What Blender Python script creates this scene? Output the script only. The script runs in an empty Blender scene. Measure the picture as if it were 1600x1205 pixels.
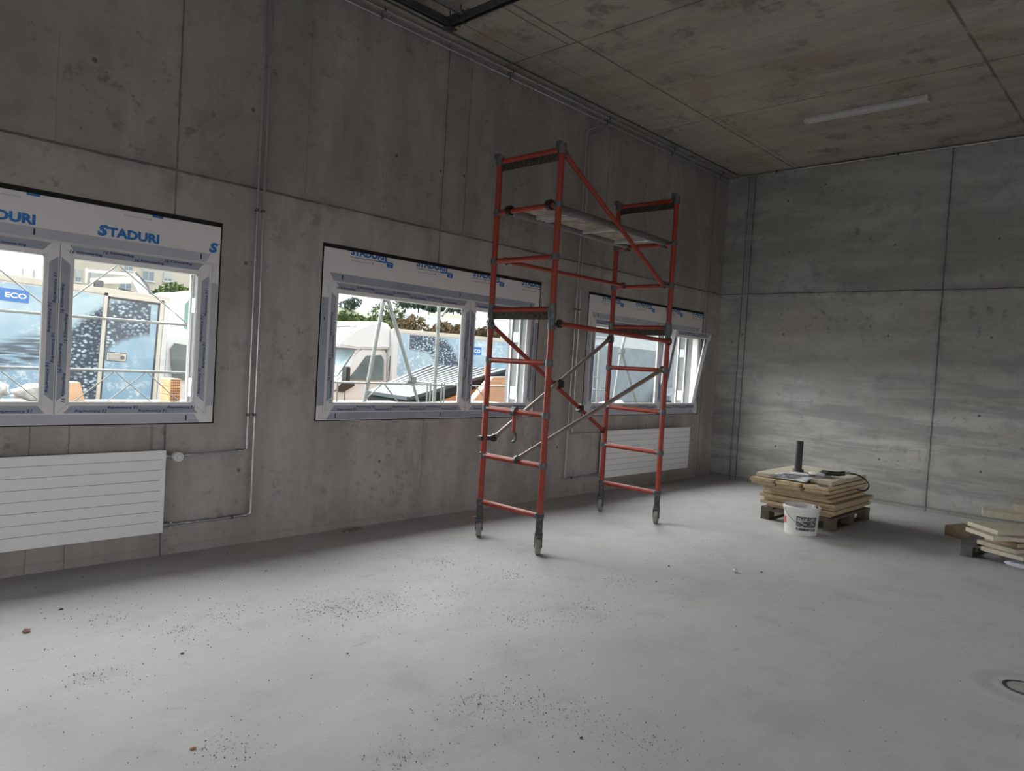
import bpy, bmesh, math, random
from mathutils import Vector, Matrix, Euler
random.seed(7)
SC = bpy.context.scene
COL = SC.collection

# ------------------------------------------------------------------ camera
Rr = Vector((0.68923073, -0.722095, 0.05949632))
Ru = Vector((-0.01885243, 0.0642149, 0.997758))
Rf = Vector((0.72429661, 0.68880713, -0.03064564))
cd = bpy.data.cameras.new('camera'); cam = bpy.data.objects.new('camera', cd); COL.objects.link(cam)
cd.sensor_width = 36; cd.lens = 1129.3 / 1600 * 36; cd.clip_start = 0.05; cd.clip_end = 600
cam.matrix_world = Matrix(((Rr.x, Ru.x, -Rf.x, 0), (Rr.y, Ru.y, -Rf.y, 0), (Rr.z, Ru.z, -Rf.z, 1.6), (0, 0, 0, 1)))
SC.camera = cam
SC.view_settings.view_transform = 'Standard'; SC.view_settings.look = 'None'
SC.view_settings.gamma = 1; SC.view_settings.exposure = 0.12
SC.view_settings.use_curve_mapping = False
SC.cycles.max_bounces = 10; SC.cycles.diffuse_bounces = 6; SC.cycles.transparent_max_bounces = 16
SC.cycles.caustics_reflective = False; SC.cycles.caustics_refractive = False
SC.cycles.sample_clamp_indirect = 4

# ------------------------------------------------------------------ sky and sun
YW, XB, ZC = 5.577, 10.535, 4.706      # window wall, back wall, ceiling
XF, YR, GH = -5.0, -4.2, 2.5                    # wall behind the camera, wall on the right
SKY, SUN = 2.0, 33
w = bpy.data.worlds.new('overcast_sky'); SC.world = w; w.use_nodes = True
nt = w.node_tree; bg = nt.nodes['Background']; bg.inputs[1].default_value = SKY
tc = nt.nodes.new('ShaderNodeTexCoord'); nz = nt.nodes.new('ShaderNodeTexNoise'); nz.inputs['Scale'].default_value = 2.2
nz.inputs['Detail'].default_value = 5
rp = nt.nodes.new('ShaderNodeValToRGB'); rp.color_ramp.elements[0].position = .35; rp.color_ramp.elements[1].position = .65
rp.color_ramp.elements[0].color = (.86, .90, .96, 1); rp.color_ramp.elements[1].color = (1, 1, 1, 1)
nt.links.new(tc.outputs['Generated'], nz.inputs['Vector']); nt.links.new(nz.outputs[0], rp.inputs[0]); nt.links.new(rp.outputs[0], bg.inputs[0])
def add_sun(name, direction, strength, angle, color):
    l = bpy.data.lights.new(name, 'SUN'); l.energy = strength; l.angle = math.radians(angle); l.color = color
    o = bpy.data.objects.new(name, l); COL.objects.link(o)
    o.rotation_euler = Vector(direction).to_track_quat('-Z', 'Y').to_euler(); o.location = (0, 20, 20)
add_sun('sun_through_cloud', (0.02, -1.0, -0.88), SUN, 95, (1.0, .985, .96))
def portal(x0, x1, z0, z1):
    l = bpy.data.lights.new('window_portal', 'AREA'); l.shape = 'RECTANGLE'; l.size = x1 - x0; l.size_y = z1 - z0
    l.cycles.is_portal = True
    o = bpy.data.objects.new('window_portal', l); COL.objects.link(o)
    o.location = ((x0 + x1) / 2, 6.02, (z0 + z1) / 2); o.rotation_euler = (math.radians(-90), 0, 0)
WX = [-0.36, 3.394, 7.16]
GX0, GX1, GZ = -4.7, -3.5, 3.0            # unseen opening added to the window wall for more daylight, behind the camera's left
for x in WX: portal(x, x + 2.85, 1.05, 2.25)
portal(GX0, GX1, 0, GZ)  # sky sampling for the added opening
l = bpy.data.lights.new('added_opening_portal', 'AREA'); l.shape = 'RECTANGLE'; l.size = 13.4; l.size_y = GH; l.cycles.is_portal = True  # sky sampling for the openings added in the right wall
o = bpy.data.objects.new('added_opening_portal', l); COL.objects.link(o); o.location = (2.1, YR - .32, GH / 2); o.rotation_euler = (math.radians(90), 0, 0)

# ------------------------------------------------------------------ helpers
class MB:
    def __init__(s): s.v = []; s.f = []
    def add(s, vs, fs):
        n = len(s.v); s.v += [tuple(v) for v in vs]; s.f += [tuple(i + n for i in f) for f in fs]; return s
    def box(s, x0, x1, y0, y1, z0, z1, M=None):
        vs = [Vector((x, y, z)) for z in (z0, z1) for y in (y0, y1) for x in (x0, x1)]
        if M: vs = [M @ v for v in vs]
        return s.add(vs, [(0, 2, 3, 1), (4, 5, 7, 6), (0, 1, 5, 4), (2, 6, 7, 3), (0, 4, 6, 2), (1, 3, 7, 5)])
    def bar(s, p0, p1, w, h):
        p0 = Vector(p0); p1 = Vector(p1); d = p1 - p0
        q = d.to_track_quat('X', 'Z').to_matrix().to_4x4()
        return s.box(0, d.length, -w / 2, w / 2, -h / 2, h / 2, Matrix.Translation(p0) @ q)
    def cyl(s, p0, p1, r, n=14, r2=None, caps=True):
        p0 = Vector(p0); p1 = Vector(p1); r2 = r if r2 is None else r2
        q = (p1 - p0).to_track_quat('Z', 'Y').to_matrix()
        a = [p0 + q @ Vector((r * math.cos(2 * math.pi * i / n), r * math.sin(2 * math.pi * i / n), 0)) for i in range(n)]
        b = [p1 + q @ Vector((r2 * math.cos(2 * math.pi * i / n), r2 * math.sin(2 * math.pi * i / n), 0)) for i in range(n)]
        fs = [(i, (i + 1) % n, n + (i + 1) % n, n + i) for i in range(n)]
        if caps: fs += [tuple(range(n - 1, -1, -1)), tuple(range(n, 2 * n))]
        return s.add(a + b, fs)
    def ring(s, p0, p1, ro, ri, n=24):
        p0 = Vector(p0); p1 = Vector(p1); q = (p1 - p0).to_track_quat('Z', 'Y').to_matrix(); vs = []
        for p in (p0, p1):
            for r in (ro, ri): vs += [p + q @ Vector((r * math.cos(2 * math.pi * i / n), r * math.sin(2 * math.pi * i / n), 0)) for i in range(n)]
        fs = []
        for i in range(n):
            j = (i + 1) % n
            fs += [(i, j, 2 * n + j, 2 * n + i), (n + j, n + i, 3 * n + i, 3 * n + j), (j, i, n + i, n + j), (2 * n + i, 2 * n + j, 3 * n + j, 3 * n + i)]
        return s.add(vs, fs)
    def tube(s, pts, r, n=10, bend=0.0, closed=False):
        P = [Vector(p) for p in pts]
        if bend > 0:
            Q = [P[0]]
            for a, b, c in zip(P, P[1:], P[2:]):
                d1 = (a - b).normalized(); d2 = (c - b).normalized(); k = min(bend, (a - b).length * .45, (c - b).length * .45)
                A = b + d1 * k; C = b + d2 * k
                for t in (0, .25, .5, .75, 1): Q.append(A * (1 - t) ** 2 + b * 2 * t * (1 - t) + C * t * t)
            P = Q + [P[-1]]
        m = len(P); vs = []; up = None
        for i, p in enumerate(P):
            t = (P[min(i + 1, m - 1)] - P[max(i - 1, 0)]).normalized()
            if up is None: up = Vector((0, 0, 1)) if abs(t.z) < .9 else Vector((1, 0, 0))
            x = up.cross(t).normalized(); y = t.cross(x); up = y if y.length > 0 else up
            vs += [p + x * r * math.cos(2 * math.pi * k / n) + y * r * math.sin(2 * math.pi * k / n) for k in range(n)]
        fs = [(i * n + k, i * n + (k + 1) % n, (i + 1) * n + (k + 1) % n, (i + 1) * n + k) for i in range(m - 1) for k in range(n)]
        fs += [tuple(range(n - 1, -1, -1)), tuple(range((m - 1) * n, m * n))]
        return s.add(vs, fs)
    def lathe(s, prof, c=(0, 0, 0), n=28, M=None):
        vs = []; c = Vector(c)
        for r, z in prof:
            for k in range(n):
                v = Vector((r * math.cos(2 * math.pi * k / n), r * math.sin(2 * math.pi * k / n), z))
                vs.append(c + (M @ v if M else v))
        fs = [(i * n + k, i * n + (k + 1) % n, (i + 1) * n + (k + 1) % n, (i + 1) * n + k) for i in range(len(prof) - 1) for k in range(n)]
        return s.add(vs, fs)
    def prism(s, poly, f, a, b):
        """poly of 2-D points, f(u, v, t) -> 3-D point, extruded from t=a to t=b"""
        n = len(poly)
        vs = [f(u, v, a) for u, v in poly] + [f(u, v, b) for u, v in poly]
        return s.add(vs, [tuple(range(n - 1, -1, -1)), tuple(range(n, 2 * n))] + [(i, (i + 1) % n, n + (i + 1) % n, n + i) for i in range(n)])
    def mesh(s, name, mat, bevel=0, smooth=True):
        me = bpy.data.meshes.new(name); me.from_pydata(s.v, [], s.f)
        bm = bmesh.new(); bm.from_mesh(me)
        bmesh.ops.recalc_face_normals(bm, faces=bm.faces)
        if bevel:
            es = [e for e in bm.edges if len(e.link_faces) == 2 and e.calc_face_angle(0) > .6]
            bmesh.ops.bevel(bm, geom=es, offset=bevel, segments=2, affect='EDGES', clamp_overlap=True)
        bm.to_mesh(me); bm.free()
        if mat: me.materials.append(mat)
        if smooth:
            me.polygons.foreach_set('use_smooth', [True] * len(me.polygons)); me.set_sharp_from_angle(angle=math.radians(35))
        return me
    def build(s, name, mat, parent=None, bevel=0, smooth=True, loc=None, rz=0):
        o = bpy.data.objects.new(name, s.mesh(name, mat, bevel, smooth)); COL.objects.link(o)
        if loc is not None: o.location = loc; o.rotation_euler = (0, 0, rz)
        if parent: o.parent = parent
        return o
def tag(o, label=None, cat=None, group=None, kind=None):
    if label: o['label'] = label
    if cat: o['category'] = cat
    if group: o['group'] = group
    if kind: o['kind'] = kind
    return o
def thing(name, label, cat, loc=(0, 0, 0), rz=0, group=None, kind=None):
    o = bpy.data.objects.new(name, None); COL.objects.link(o); o.location = loc; o.rotation_euler = (0, 0, rz); o.empty_display_size = .1
    return tag(o, label, cat, group, kind)
def part(name, parent, me=None, loc=(0, 0, 0), rot=(0, 0, 0)):
    o = bpy.data.objects.new(name, me); COL.objects.link(o); o.parent = parent; o.location = loc; o.rotation_euler = rot; return o
def copy_tree(o, parent=None):
    c = o.copy(); COL.objects.link(c); c.parent = parent
    for ch in o.children: copy_tree(ch, c)
    return c
def fine_print(mb, x0, x1, z0, z1, y, seed=1):
    """print too small to read: a row of short uneven strokes"""
    rnd = random.Random(seed); x = x0; h = z1 - z0
    while x < x1 - h * .3:
        wd = h * rnd.uniform(.18, .5); a = z0 + h * rnd.choice((0, 0, .1)); b = z1 - h * rnd.choice((0, .3, .3)); mb.box(x, min(x + wd, x1), y, y + .0002, a, b)
        x += wd + h * rnd.choice((.12, .16, .5))
def text_mb(mb, s, x0, x1, z0, z1, y, shear=0, off=0.0, rot=0, flip=1, clip=None):
    """letters fitted to a rectangle on a wall-parallel plane facing -Y; rot in quarter turns about its centre"""
    cu = bpy.data.curves.new('t', 'FONT'); cu.body = s; cu.size = 1; cu.offset = off; cu.shear = shear; cu.resolution_u = 3
    o = bpy.data.objects.new('t', cu); COL.objects.link(o)
    bpy.context.view_layer.update()
    me = bpy.data.meshes.new_from_object(o.evaluated_get(bpy.context.evaluated_depsgraph_get()))
    vs = [v.co.copy() for v in me.vertices]; fs = [tuple(p.vertices) for p in me.polygons]
    bpy.data.objects.remove(o); bpy.data.curves.remove(cu); bpy.data.meshes.remove(me)
    ax, bx = min(v.x for v in vs), max(v.x for v in vs); ay, by = min(v.y for v in vs), max(v.y for v in vs)
    W_, H_ = x1 - x0, z1 - z0; cx, cz = (x0 + x1) / 2, (z0 + z1) / 2; out = []
    if rot % 2: W_, H_ = H_, W_
    for v in vs:
        u = ((v.x - ax) / (bx - ax) - .5) * W_; t = ((v.y - ay) / (by - ay) - .5) * H_
        for _ in range(rot % 4): u, t = -t, u
        out.append((cx + u, y, cz + t))
    mb.add(out, fs)

# ------------------------------------------------------------------ material graph helper
class G:
    def __init__(s, name, rough=.6, metal=0, spec=.5):
        s.m = bpy.data.materials.new(name); s.m.use_nodes = True; s.t = s.m.node_tree; s.b = s.t.nodes['Principled BSDF']
        s.b.inputs['Roughness'].default_value = rough; s.b.inputs['Metallic'].default_value = metal
        s.b.inputs['Specular IOR Level'].default_value = spec
    def n(s, k, **kw):
        x = s.t.nodes.new(k)
        for a, b in kw.items(): setattr(x, a, b)
        return x
    def put(s, sock, v):
        if isinstance(v, bpy.types.NodeSocket): s.t.links.new(v, sock)
        elif isinstance(v, (tuple, list)) and len(v) == 3 and sock.type == 'RGBA': sock.default_value = (*v, 1)
        else: sock.default_value = v
    def pos(s, obj=False):
        if obj: return s.n('ShaderNodeTexCoord').outputs['Object']
        return s.n('ShaderNodeNewGeometry').outputs['Position']
    def sep(s, v):
        x = s.n('ShaderNodeSeparateXYZ'); s.put(x.inputs[0], v); return x.outputs
    def M(s, op, a, b=0, c=0, clamp=False):
        x = s.n('ShaderNodeMath', operation=op, use_clamp=clamp); s.put(x.inputs[0], a); s.put(x.inputs[1], b); s.put(x.inputs[2], c); return x.outputs[0]
    def scale(s, v, k):
        x = s.n('ShaderNodeVectorMath', operation='MULTIPLY'); s.put(x.inputs[0], v); s.put(x.inputs[1], k); return x.outputs[0]
    def noise(s, v, sc, det=4, rough=.55, k=None):
        if k: v = s.scale(v, k)
        x = s.n('ShaderNodeTexNoise'); s.put(x.inputs['Vector'], v); x.inputs['Scale'].default_value = sc; x.inputs['Detail'].default_value = det
        x.inputs['Roughness'].default_value = rough; return x.outputs[0]
    def vor(s, v, sc, feat='F1', k=None):
        if k: v = s.scale(v, k)
        x = s.n('ShaderNodeTexVoronoi', feature=feat); s.put(x.inputs['Vector'], v); x.inputs['Scale'].default_value = sc; return x.outputs['Distance']
    def ramp(s, v, a, b, lo=0, hi=1):
        x = s.n('ShaderNodeMapRange', clamp=True); s.put(x.inputs[0], v); x.inputs[1].default_value = a; x.inputs[2].default_value = b
        x.inputs[3].default_value = lo; x.inputs[4].default_value = hi; return x.outputs[0]
    def mix(s, f, a, b, mode='MIX'):
        x = s.n('ShaderNodeMix', data_type='RGBA', blend_type=mode); s.put(x.inputs[0], f); s.put(x.inputs[6], a); s.put(x.inputs[7], b); return x.outputs[2]
    def line(s, c, p, w, rng=None):
        m = s.ramp(s.M('ABSOLUTE', s.M('SUBTRACT', c, p)), w * .4, w, 1, 0)
        if rng:
            o, lo, hi = rng
            if lo is not None: m = s.M('MULTIPLY', m, s.M('GREATER_THAN', o, lo))
            if hi is not None: m = s.M('MULTIPLY', m, s.M('LESS_THAN', o, hi))
        return m
    def lines(s, L):
        acc = None
        for c, p, w, k, rng in L:
            m = s.line(c, p, w, rng)
            if k != 1: m = s.M('MULTIPLY', m, k)
            acc = m if acc is None else s.M('MAXIMUM', acc, m)
        return acc
    def dots(s, a, b, L, r, ring=False):
        acc = None
        for pa, pb in L:
            d = s.M('SQRT', s.M('ADD', s.M('POWER', s.M('SUBTRACT', a, pa), 2), s.M('POWER', s.M('SUBTRACT', b, pb), 2)))
            acc = d if acc is None else s.M('MINIMUM', acc, d)
        return s.ramp(acc, r * .8, r * 1.1, 1, 0) if not ring else s.line(acc, r, r * .35)
    def color(s, c): s.put(s.b.inputs['Base Color'], c)
    def bump(s, h, st=.2, d=.01):
        x = s.n('ShaderNodeBump'); s.put(x.inputs['Height'], h); x.inputs['Strength'].default_value = st; x.inputs['Distance'].default_value = d
        s.put(s.b.inputs['Normal'], x.outputs[0])
def plain(name, c, rough=.5, metal=0, var=.08, sc=8, spec=.5, obj=True, bump=0):
    g = G(name, rough, metal, spec); p = g.pos(obj); n = g.noise(p, sc)
    g.color(g.mix(g.ramp(n, .3, .7), tuple(x * (1 - var) for x in c), tuple(min(1, x * (1 + var)) for x in c)))
    if bump: g.bump(n, bump)
    return g.m

# concrete of the room
def concrete_wall(name, axis, base, L_, ties, streak_k, dark=(.6, .57, .53), warm=(1.06, 1, .93)):
    g = G(name, .62, 0, .35); p = g.pos(); X, Y, Z = g.sep(p)
    u = X if axis == 'x' else Y
    wob = g.M('MULTIPLY', g.M('SUBTRACT', g.noise(p, 5, 3), .5), .018)
    uw = g.M('ADD', u, wob); zw = g.M('ADD', Z, wob)
    big = g.noise(p, .8, 5, .6); mid = g.noise(p, 4, 6, .65); streak = g.noise(p, 3, 5, .6, k=streak_k)
    c = g.mix(g.ramp(big, .35, .65), tuple(b * d for b, d in zip(base, (.86, .86, .84))), tuple(b * d for b, d in zip(base, warm)))
    c = g.mix(g.ramp(streak, .42, .66), c, g.mix(.7, c, tuple(b * 1.4 for b in base)))
    c = g.mix(g.ramp(mid, .52, .74, 0, .55), c, tuple(b * .55 for b in base))
    blot = g.M('MULTIPLY', g.ramp(g.noise(p, 11, 6, .75), .56, .64), g.ramp(g.noise(p, 1.3, 4, .6), .46, .60)); c = g.mix(g.M('MULTIPLY', blot, .6), c, tuple(b * .36 for b in base))
    drip = g.M('MULTIPLY', g.ramp(g.noise(p, 5, 4, .6, k=streak_k), .60, .72), g.ramp(g.noise(p, .9, 3), .45, .6)); c = g.mix(g.M('MULTIPLY', drip, .5), c, tuple(b * .5 for b in base))
    if axis == 'y':
        wv = g.ramp(g.noise(p, 3.2, 6, .65, k=(1, .16, 1.5)), .50, .60, 0, .6); lowz = g.ramp(g.M('ADD', Z, g.noise(p, 1, 3)), 1.9, 2.8, 1, 0); c = g.mix(g.M('MULTIPLY', wv, lowz), c, tuple(b * .55 for b in base))
    fine = g.noise(p, 60, 3, .7)
    c = g.mix(g.ramp(fine, .3, .75, 0, .25), c, tuple(b * .7 for b in base))
    v = g.vor(p, 7); pit = g.M('MULTIPLY', g.ramp(v, .035, .06, 1, 0), g.ramp(g.noise(p, 1.5), .5, .55))
    c = g.mix(g.M('LESS_THAN', zw, 2.878), c, g.mix(1, c, (1.22, 1.22, 1.22), 'MULTIPLY'))      # stronger light on the lower wall, put into the colour below the joint
    low = g.ramp(g.M('ADD', Z, g.M('MULTIPLY', g.noise(p, 2.5, 5), .35)), .15, .6, .30, 0)   # splash dirt at the foot of the wall
    c = g.mix(low, c, tuple(b * .5 for b in base))
    ln = g.lines([({'u': uw, 'z': zw}[a], q, wd, k, None if r is None else (Z if a == 'u' else u, r[0], r[1])) for a, q, wd, k, r in L_])
    ln = g.M('MULTIPLY', ln, g.ramp(g.noise(p, 6, 3), .25, .5, .45, 1))
    halo = g.lines([({'u': uw, 'z': zw}[a], q, .07, k * .35, None if r is None else (Z if a == 'u' else u, r[0], r[1])) for a, q, wd, k, r in L_[:4]])
    c = g.mix(g.M('MULTIPLY', halo, g.ramp(mid, .35, .65)), c, tuple(b * .5 for b in base))
    mk = g.M('MAXIMUM', g.M('MULTIPLY', ln, .8), g.M('MULTIPLY', pit, .7))
    td = g.dots(u, Z, ties, .016); tr = g.dots(u, Z, ties, .034, True)
    mk = g.M('MAXIMUM', mk, g.M('MULTIPLY', td, .8)); c = g.mix(g.M('MULTIPLY', tr, .12), c, tuple(min(1, b * 1.7) for b in base))
    c = g.mix(mk, c, tuple(b * .22 for b in base)); g.color(c)
    h = g.M('SUBTRACT', g.M('MULTIPLY', fine, .25), g.M('MULTIPLY', mk, 1.0)); g.bump(h, .35, .012)
    return g.m
BASE = (.305, .286, .274)
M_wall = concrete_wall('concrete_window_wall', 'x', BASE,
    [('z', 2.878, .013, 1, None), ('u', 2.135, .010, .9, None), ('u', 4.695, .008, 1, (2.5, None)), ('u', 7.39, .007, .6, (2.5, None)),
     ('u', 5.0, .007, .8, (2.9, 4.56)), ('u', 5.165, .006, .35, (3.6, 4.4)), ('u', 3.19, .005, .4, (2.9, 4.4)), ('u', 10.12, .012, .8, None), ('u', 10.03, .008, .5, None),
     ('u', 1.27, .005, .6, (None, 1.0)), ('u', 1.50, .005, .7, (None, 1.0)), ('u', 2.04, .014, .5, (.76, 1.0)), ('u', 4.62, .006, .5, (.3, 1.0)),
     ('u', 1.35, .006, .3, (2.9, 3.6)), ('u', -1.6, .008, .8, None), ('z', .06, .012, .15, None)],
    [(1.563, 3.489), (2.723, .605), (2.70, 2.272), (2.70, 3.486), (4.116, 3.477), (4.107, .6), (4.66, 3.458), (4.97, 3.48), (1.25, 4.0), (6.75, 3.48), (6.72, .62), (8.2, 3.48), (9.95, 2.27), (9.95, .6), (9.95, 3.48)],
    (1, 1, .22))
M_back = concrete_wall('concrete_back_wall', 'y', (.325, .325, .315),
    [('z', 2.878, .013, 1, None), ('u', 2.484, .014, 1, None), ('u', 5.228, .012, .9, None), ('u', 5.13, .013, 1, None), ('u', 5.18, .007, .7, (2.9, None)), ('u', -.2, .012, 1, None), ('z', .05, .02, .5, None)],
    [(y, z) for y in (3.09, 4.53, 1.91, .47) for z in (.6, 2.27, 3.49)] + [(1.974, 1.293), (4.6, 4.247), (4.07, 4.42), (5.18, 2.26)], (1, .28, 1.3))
def ceiling_mat():
    g = G('concrete_ceiling', .65, 0, .3); p = g.pos(); X, Y, Z = g.sep(p)
    wob = g.M('MULTIPLY', g.M('SUBTRACT', g.noise(p, 4, 3), .5), .02); xw = g.M('ADD', X, wob); yw = g.M('ADD', Y, wob)
    b = (.33, .305, .27)
    big = g.noise(p, .9, 5, .6); pl = g.noise(p, 2.2, 5, .65, k=(1.7, .35, 1)); mid = g.noise(p, 2.6, 6, .7)
    c = g.mix(g.ramp(big, .35, .65), tuple(x * .82 for x in b), tuple(x * 1.1 for x in b))
    c = g.mix(g.ramp(pl, .40, .68, 0, .65), c, tuple(x * 1.35 for x in b))
    c = g.mix(g.ramp(g.noise(p, 1.4, 6, .7), .53, .66, 0, .5), c, (.33, .22, .15))
    c = g.mix(g.ramp(mid, .54, .66, 0, .75), c, tuple(x * .38 for x in b))
    c = g.mix(g.ramp(g.noise(p, 45, 3, .7), .3, .75, 0, .2), c, tuple(x * .7 for x in b))
    L_ = [(yw, 4.52, .016, 1, None), (yw, 4.63, .012, .8, (X, None, 5.38)), (yw, 4.43, .010, .7, (X, 7.95, None)), (xw, 5.38, .016, .9, None), (yw, 5.15, .012, .8, (X, None, 5.38)),
          (yw, 5.0, .008, .7, (X, 5.38, 8.2)), (yw, 1.66, .018, 1, None), (xw, 7.97, .014, .9, None), (yw, -1.2, .016, 1, None), (xw, 2.78, .014, .9, None)]
    for k in range(16):
        x = 1.5 + .535 * k
        if abs(x - 5.38) > .2 and abs(x - 7.97) > .2: L_.append((xw, x, .007, .55, (Y, None, 4.52)))
    ln = g.lines(L_); ln = g.M('MULTIPLY', ln, g.ramp(g.noise(p, 5, 3), .3, .5, .4, 1))
    c = g.mix(g.M('MULTIPLY', ln, .75), c, tuple(x * .22 for x in b)); g.color(c)
    g.bump(g.M('SUBTRACT', g.noise(p, 30, 4), ln), .3, .01); return g.m
M_ceil = ceiling_mat()
def floor_mat():
    g = G('concrete_floor', .6, 0, .18); p = g.pos(); X, Y, Z = g.sep(p); b = (.52, .515, .535)
    big = g.noise(p, .55, 4, .55); mid = g.noise(p, 2.5, 6, .65); tr = g.noise(p, 3, 5, .6, k=(.6, 1.6, 1))
    c = g.mix(g.ramp(big, .35, .65), tuple(x * .90 for x in b), (.55, .545, .54))
    c = g.mix(g.ramp(tr, .5, .75, 0, .5), c, (.58, .58, .585))
    c = g.mix(g.ramp(mid, .53, .72, 0, .6), c, tuple(x * .74 for x in b))
    c = g.mix(g.ramp(g.noise(p, 80, 3, .7), .35, .8, 0, .18), c, tuple(x * .6 for x in b))
    edge = g.ramp(g.M('ADD', g.M('SUBTRACT', YW, Y), g.M('MULTIPLY', g.noise(p, 3, 5), .5)), .25, .8, .15, 0)       # dust and splashes along the wall
    c = g.mix(edge, c, (.30, .27, .25))
    scr = g.ramp(g.noise(p, 4, 4, .6, k=(.7, 5, 1)), .66, .73, 0, .45); c = g.mix(scr, c, (.25, .25, .25))
    dd = g.dots(X, Y, [(4.86, .60)], .30); c = g.mix(g.M('MULTIPLY', g.dots(X, Y, [(4.80, .585)], .20, True), .25), c, (.2, .2, .19))
    g.color(c); g.put(g.b.inputs['Roughness'], g.ramp(mid, .3, .7, .55, .75)); g.bump(g.noise(p, 14, 5), .12, .01); return g.m
M_floor = floor_mat()
M_raw = plain('raw_concrete', (.33, .32, .30), .7, 0, .15, 20, obj=False, bump=.2)
def speck(name, c, k=.5, sc=90, rough=.6, thr=(.55, .7)):
    g = G(name, rough); p = g.pos(); n = g.noise(p, sc, 4, .7)
    g.color(g.mix(g.ramp(n, thr[0], thr[1], 0, k), c, tuple(x * .35 for x in c))); return g.m
M_reveal = speck('sandy_grey_reveal_render', (.12, .127, .132), .8, 110)
M_pvc = plain('white_pvc', (.76, .74, .74), .35, 0, .03, 3)
M_panel = plain('white_window_panel', (.74, .71, .70), .45, 0, .03, 2)
M_film = plain('blue_grey_film', (.34, .36, .43), .42, 0, .10, 6, bump=.05)
M_film_light = plain('pale_film', (.47, .47, .53), .42, 0, .06, 6)
M_print = plain('navy_print', (.03, .045, .16), .5)
M_blue = plain('bright_blue_print', (.015, .17, .50), .5)
M_grey_print = plain('grey_print', (.33, .32, .33), .5)
M_black = plain('black_plastic', (.018, .017, .017), .5)
M_tape = plain('black_joint_foam', (.008, .007, .006), .9)
M_gasket = plain('dark_gasket', (.05, .05, .06), .6)
M_radiator = plain('white_radiator_enamel', (.84, .83, .84), .32, 0, .015, 2)
M_groove = plain('radiator_groove_shadow_line', (.22, .21, .21), .6)
M_steel = plain('galvanised_pipe', (.52, .52, .53), .28, .9, .12, 14)
M_galv = plain('galvanised_scaffold_tube', (.15, .165, .165), .6, .2, .18, 12)
M_dark_metal = plain('dark_steel', (.10, .10, .11), .45, .7, .2, 15)
M_couple = plain('grey_cast_coupler', (.12, .125, .13), .5, .6, .3, 25)
def glass_mat():
    g = G('window_glass'); t = g.t
    tr = g.n('ShaderNodeBsdfTransparent'); tr.inputs[0].default_value = (.93, .955, .95, 1)
    gl = g.n('ShaderNodeBsdfGlossy'); gl.inputs['Roughness'].default_value = .02
    lw = g.n('ShaderNodeLayerWeight'); lw.inputs[0].default_value = .5
    mx = g.n('ShaderNodeMixShader'); t.links.new(g.M('MULTIPLY_ADD', g.M('POWER', lw.outputs[1], 4), .45, .025), mx.inputs[0]); t.links.new(tr.outputs[0], mx.inputs[1]); t.links.new(gl.outputs[0], mx.inputs[2])
    t.links.new(mx.outputs[0], t.nodes['Material Output'].inputs[0]); t.nodes.remove(g.b); return g.m
M_glass = glass_mat()
def scaffold_red(name, c):
    g = G(name, .45, 0, .4); p = g.pos(); n = g.noise(p, 30, 5, .7); s_ = g.noise(p, 70, 3, .6)
    k = g.mix(g.ramp(g.noise(p, 6, 3), .3, .7), tuple(x * .75 for x in c), c)
    k = g.mix(g.ramp(n, .60, .70, 0, .45), k, (.35, .24, .20)); k = g.mix(g.ramp(s_, .70, .76, 0, .8), k, (.55, .48, .44)); g.color(k); return g.m
M_red = scaffold_red('worn_red_paint', (.32, .043, .023))
M_alu = scaffold_red('dusty_brown_aluminium', (.30, .24, .22))
M_deck = None

# ------------------------------------------------------------------ room shell
def structure(o, kind='structure'): o['kind'] = kind; return o
structure(MB().box(XF, XB + .3, YR, 6.0, -.25, 0).build('floor', M_floor, smooth=False))
structure(MB().box(XF, XB + .3, YR, 6.0, ZC, ZC + .3).build('ceiling', M_ceil, smooth=False))
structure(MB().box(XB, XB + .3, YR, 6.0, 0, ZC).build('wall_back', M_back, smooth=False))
mb = MB()   # the wall on the right, out of the picture, with low openings added to light floor and lower wall
mb.box(XF, XB, YR - .3, YR, GH, ZC)
for a, b in ((XF, -4.6), (-.4, .0), (4.2, 4.6), (8.8, XB)): mb.box(a, b, YR - .3, YR, 0, GH)
structure(mb.build('wall_right', M_raw, smooth=False))
mb = MB()   # wall behind the camera, its unseen opening added for frontal fill light
mb.box(XF - .3, XF, YR, -3.6, 0, ZC).box(XF - .3, XF, 2.6, 6.0, 0, ZC).box(XF - .3, XF, -3.6, 2.6, 2.6, ZC)
structure(mb.build('wall_front', M_raw, smooth=False))
mb = MB()
Z0, Z1 = .992, 2.552
for y0, y1, ins in ((YW, YW + .09, 0), (YW + .09, 6.0, .055)):
    mb.box(GX1, XB, y0, y1, 0, Z0 + (ins if ins else 0)).box(GX1, XB, y0, y1, Z1 - (.30 if ins else 0), ZC)
    mb.box(XF, GX0, y0, y1, 0, ZC).box(GX0, GX1, y0, y1, GZ, ZC)
    edges = [GX1] + [e for x in WX for e in (x - .008 + ins, x + 2.858 - ins)] + [XB]
    for a, b in zip(edges[::2], edges[1::2]): mb.box(a, b, y0, y1, Z0 + ins, Z1 - (.30 if ins else 0))
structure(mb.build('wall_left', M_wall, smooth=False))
# rendered reveals of the window openings, outside the glass
for i, x in enumerate(WX):
    mb = MB().box(x + 2.795, x + 2.803, YW + .10, 5.999, 1.05, 2.25).box(x + .047, x + .055, YW + .10, 5.999, 1.05, 2.25)
    structure(mb.build('trim_%d' % (i + 1), M_reveal, smooth=False))

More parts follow.
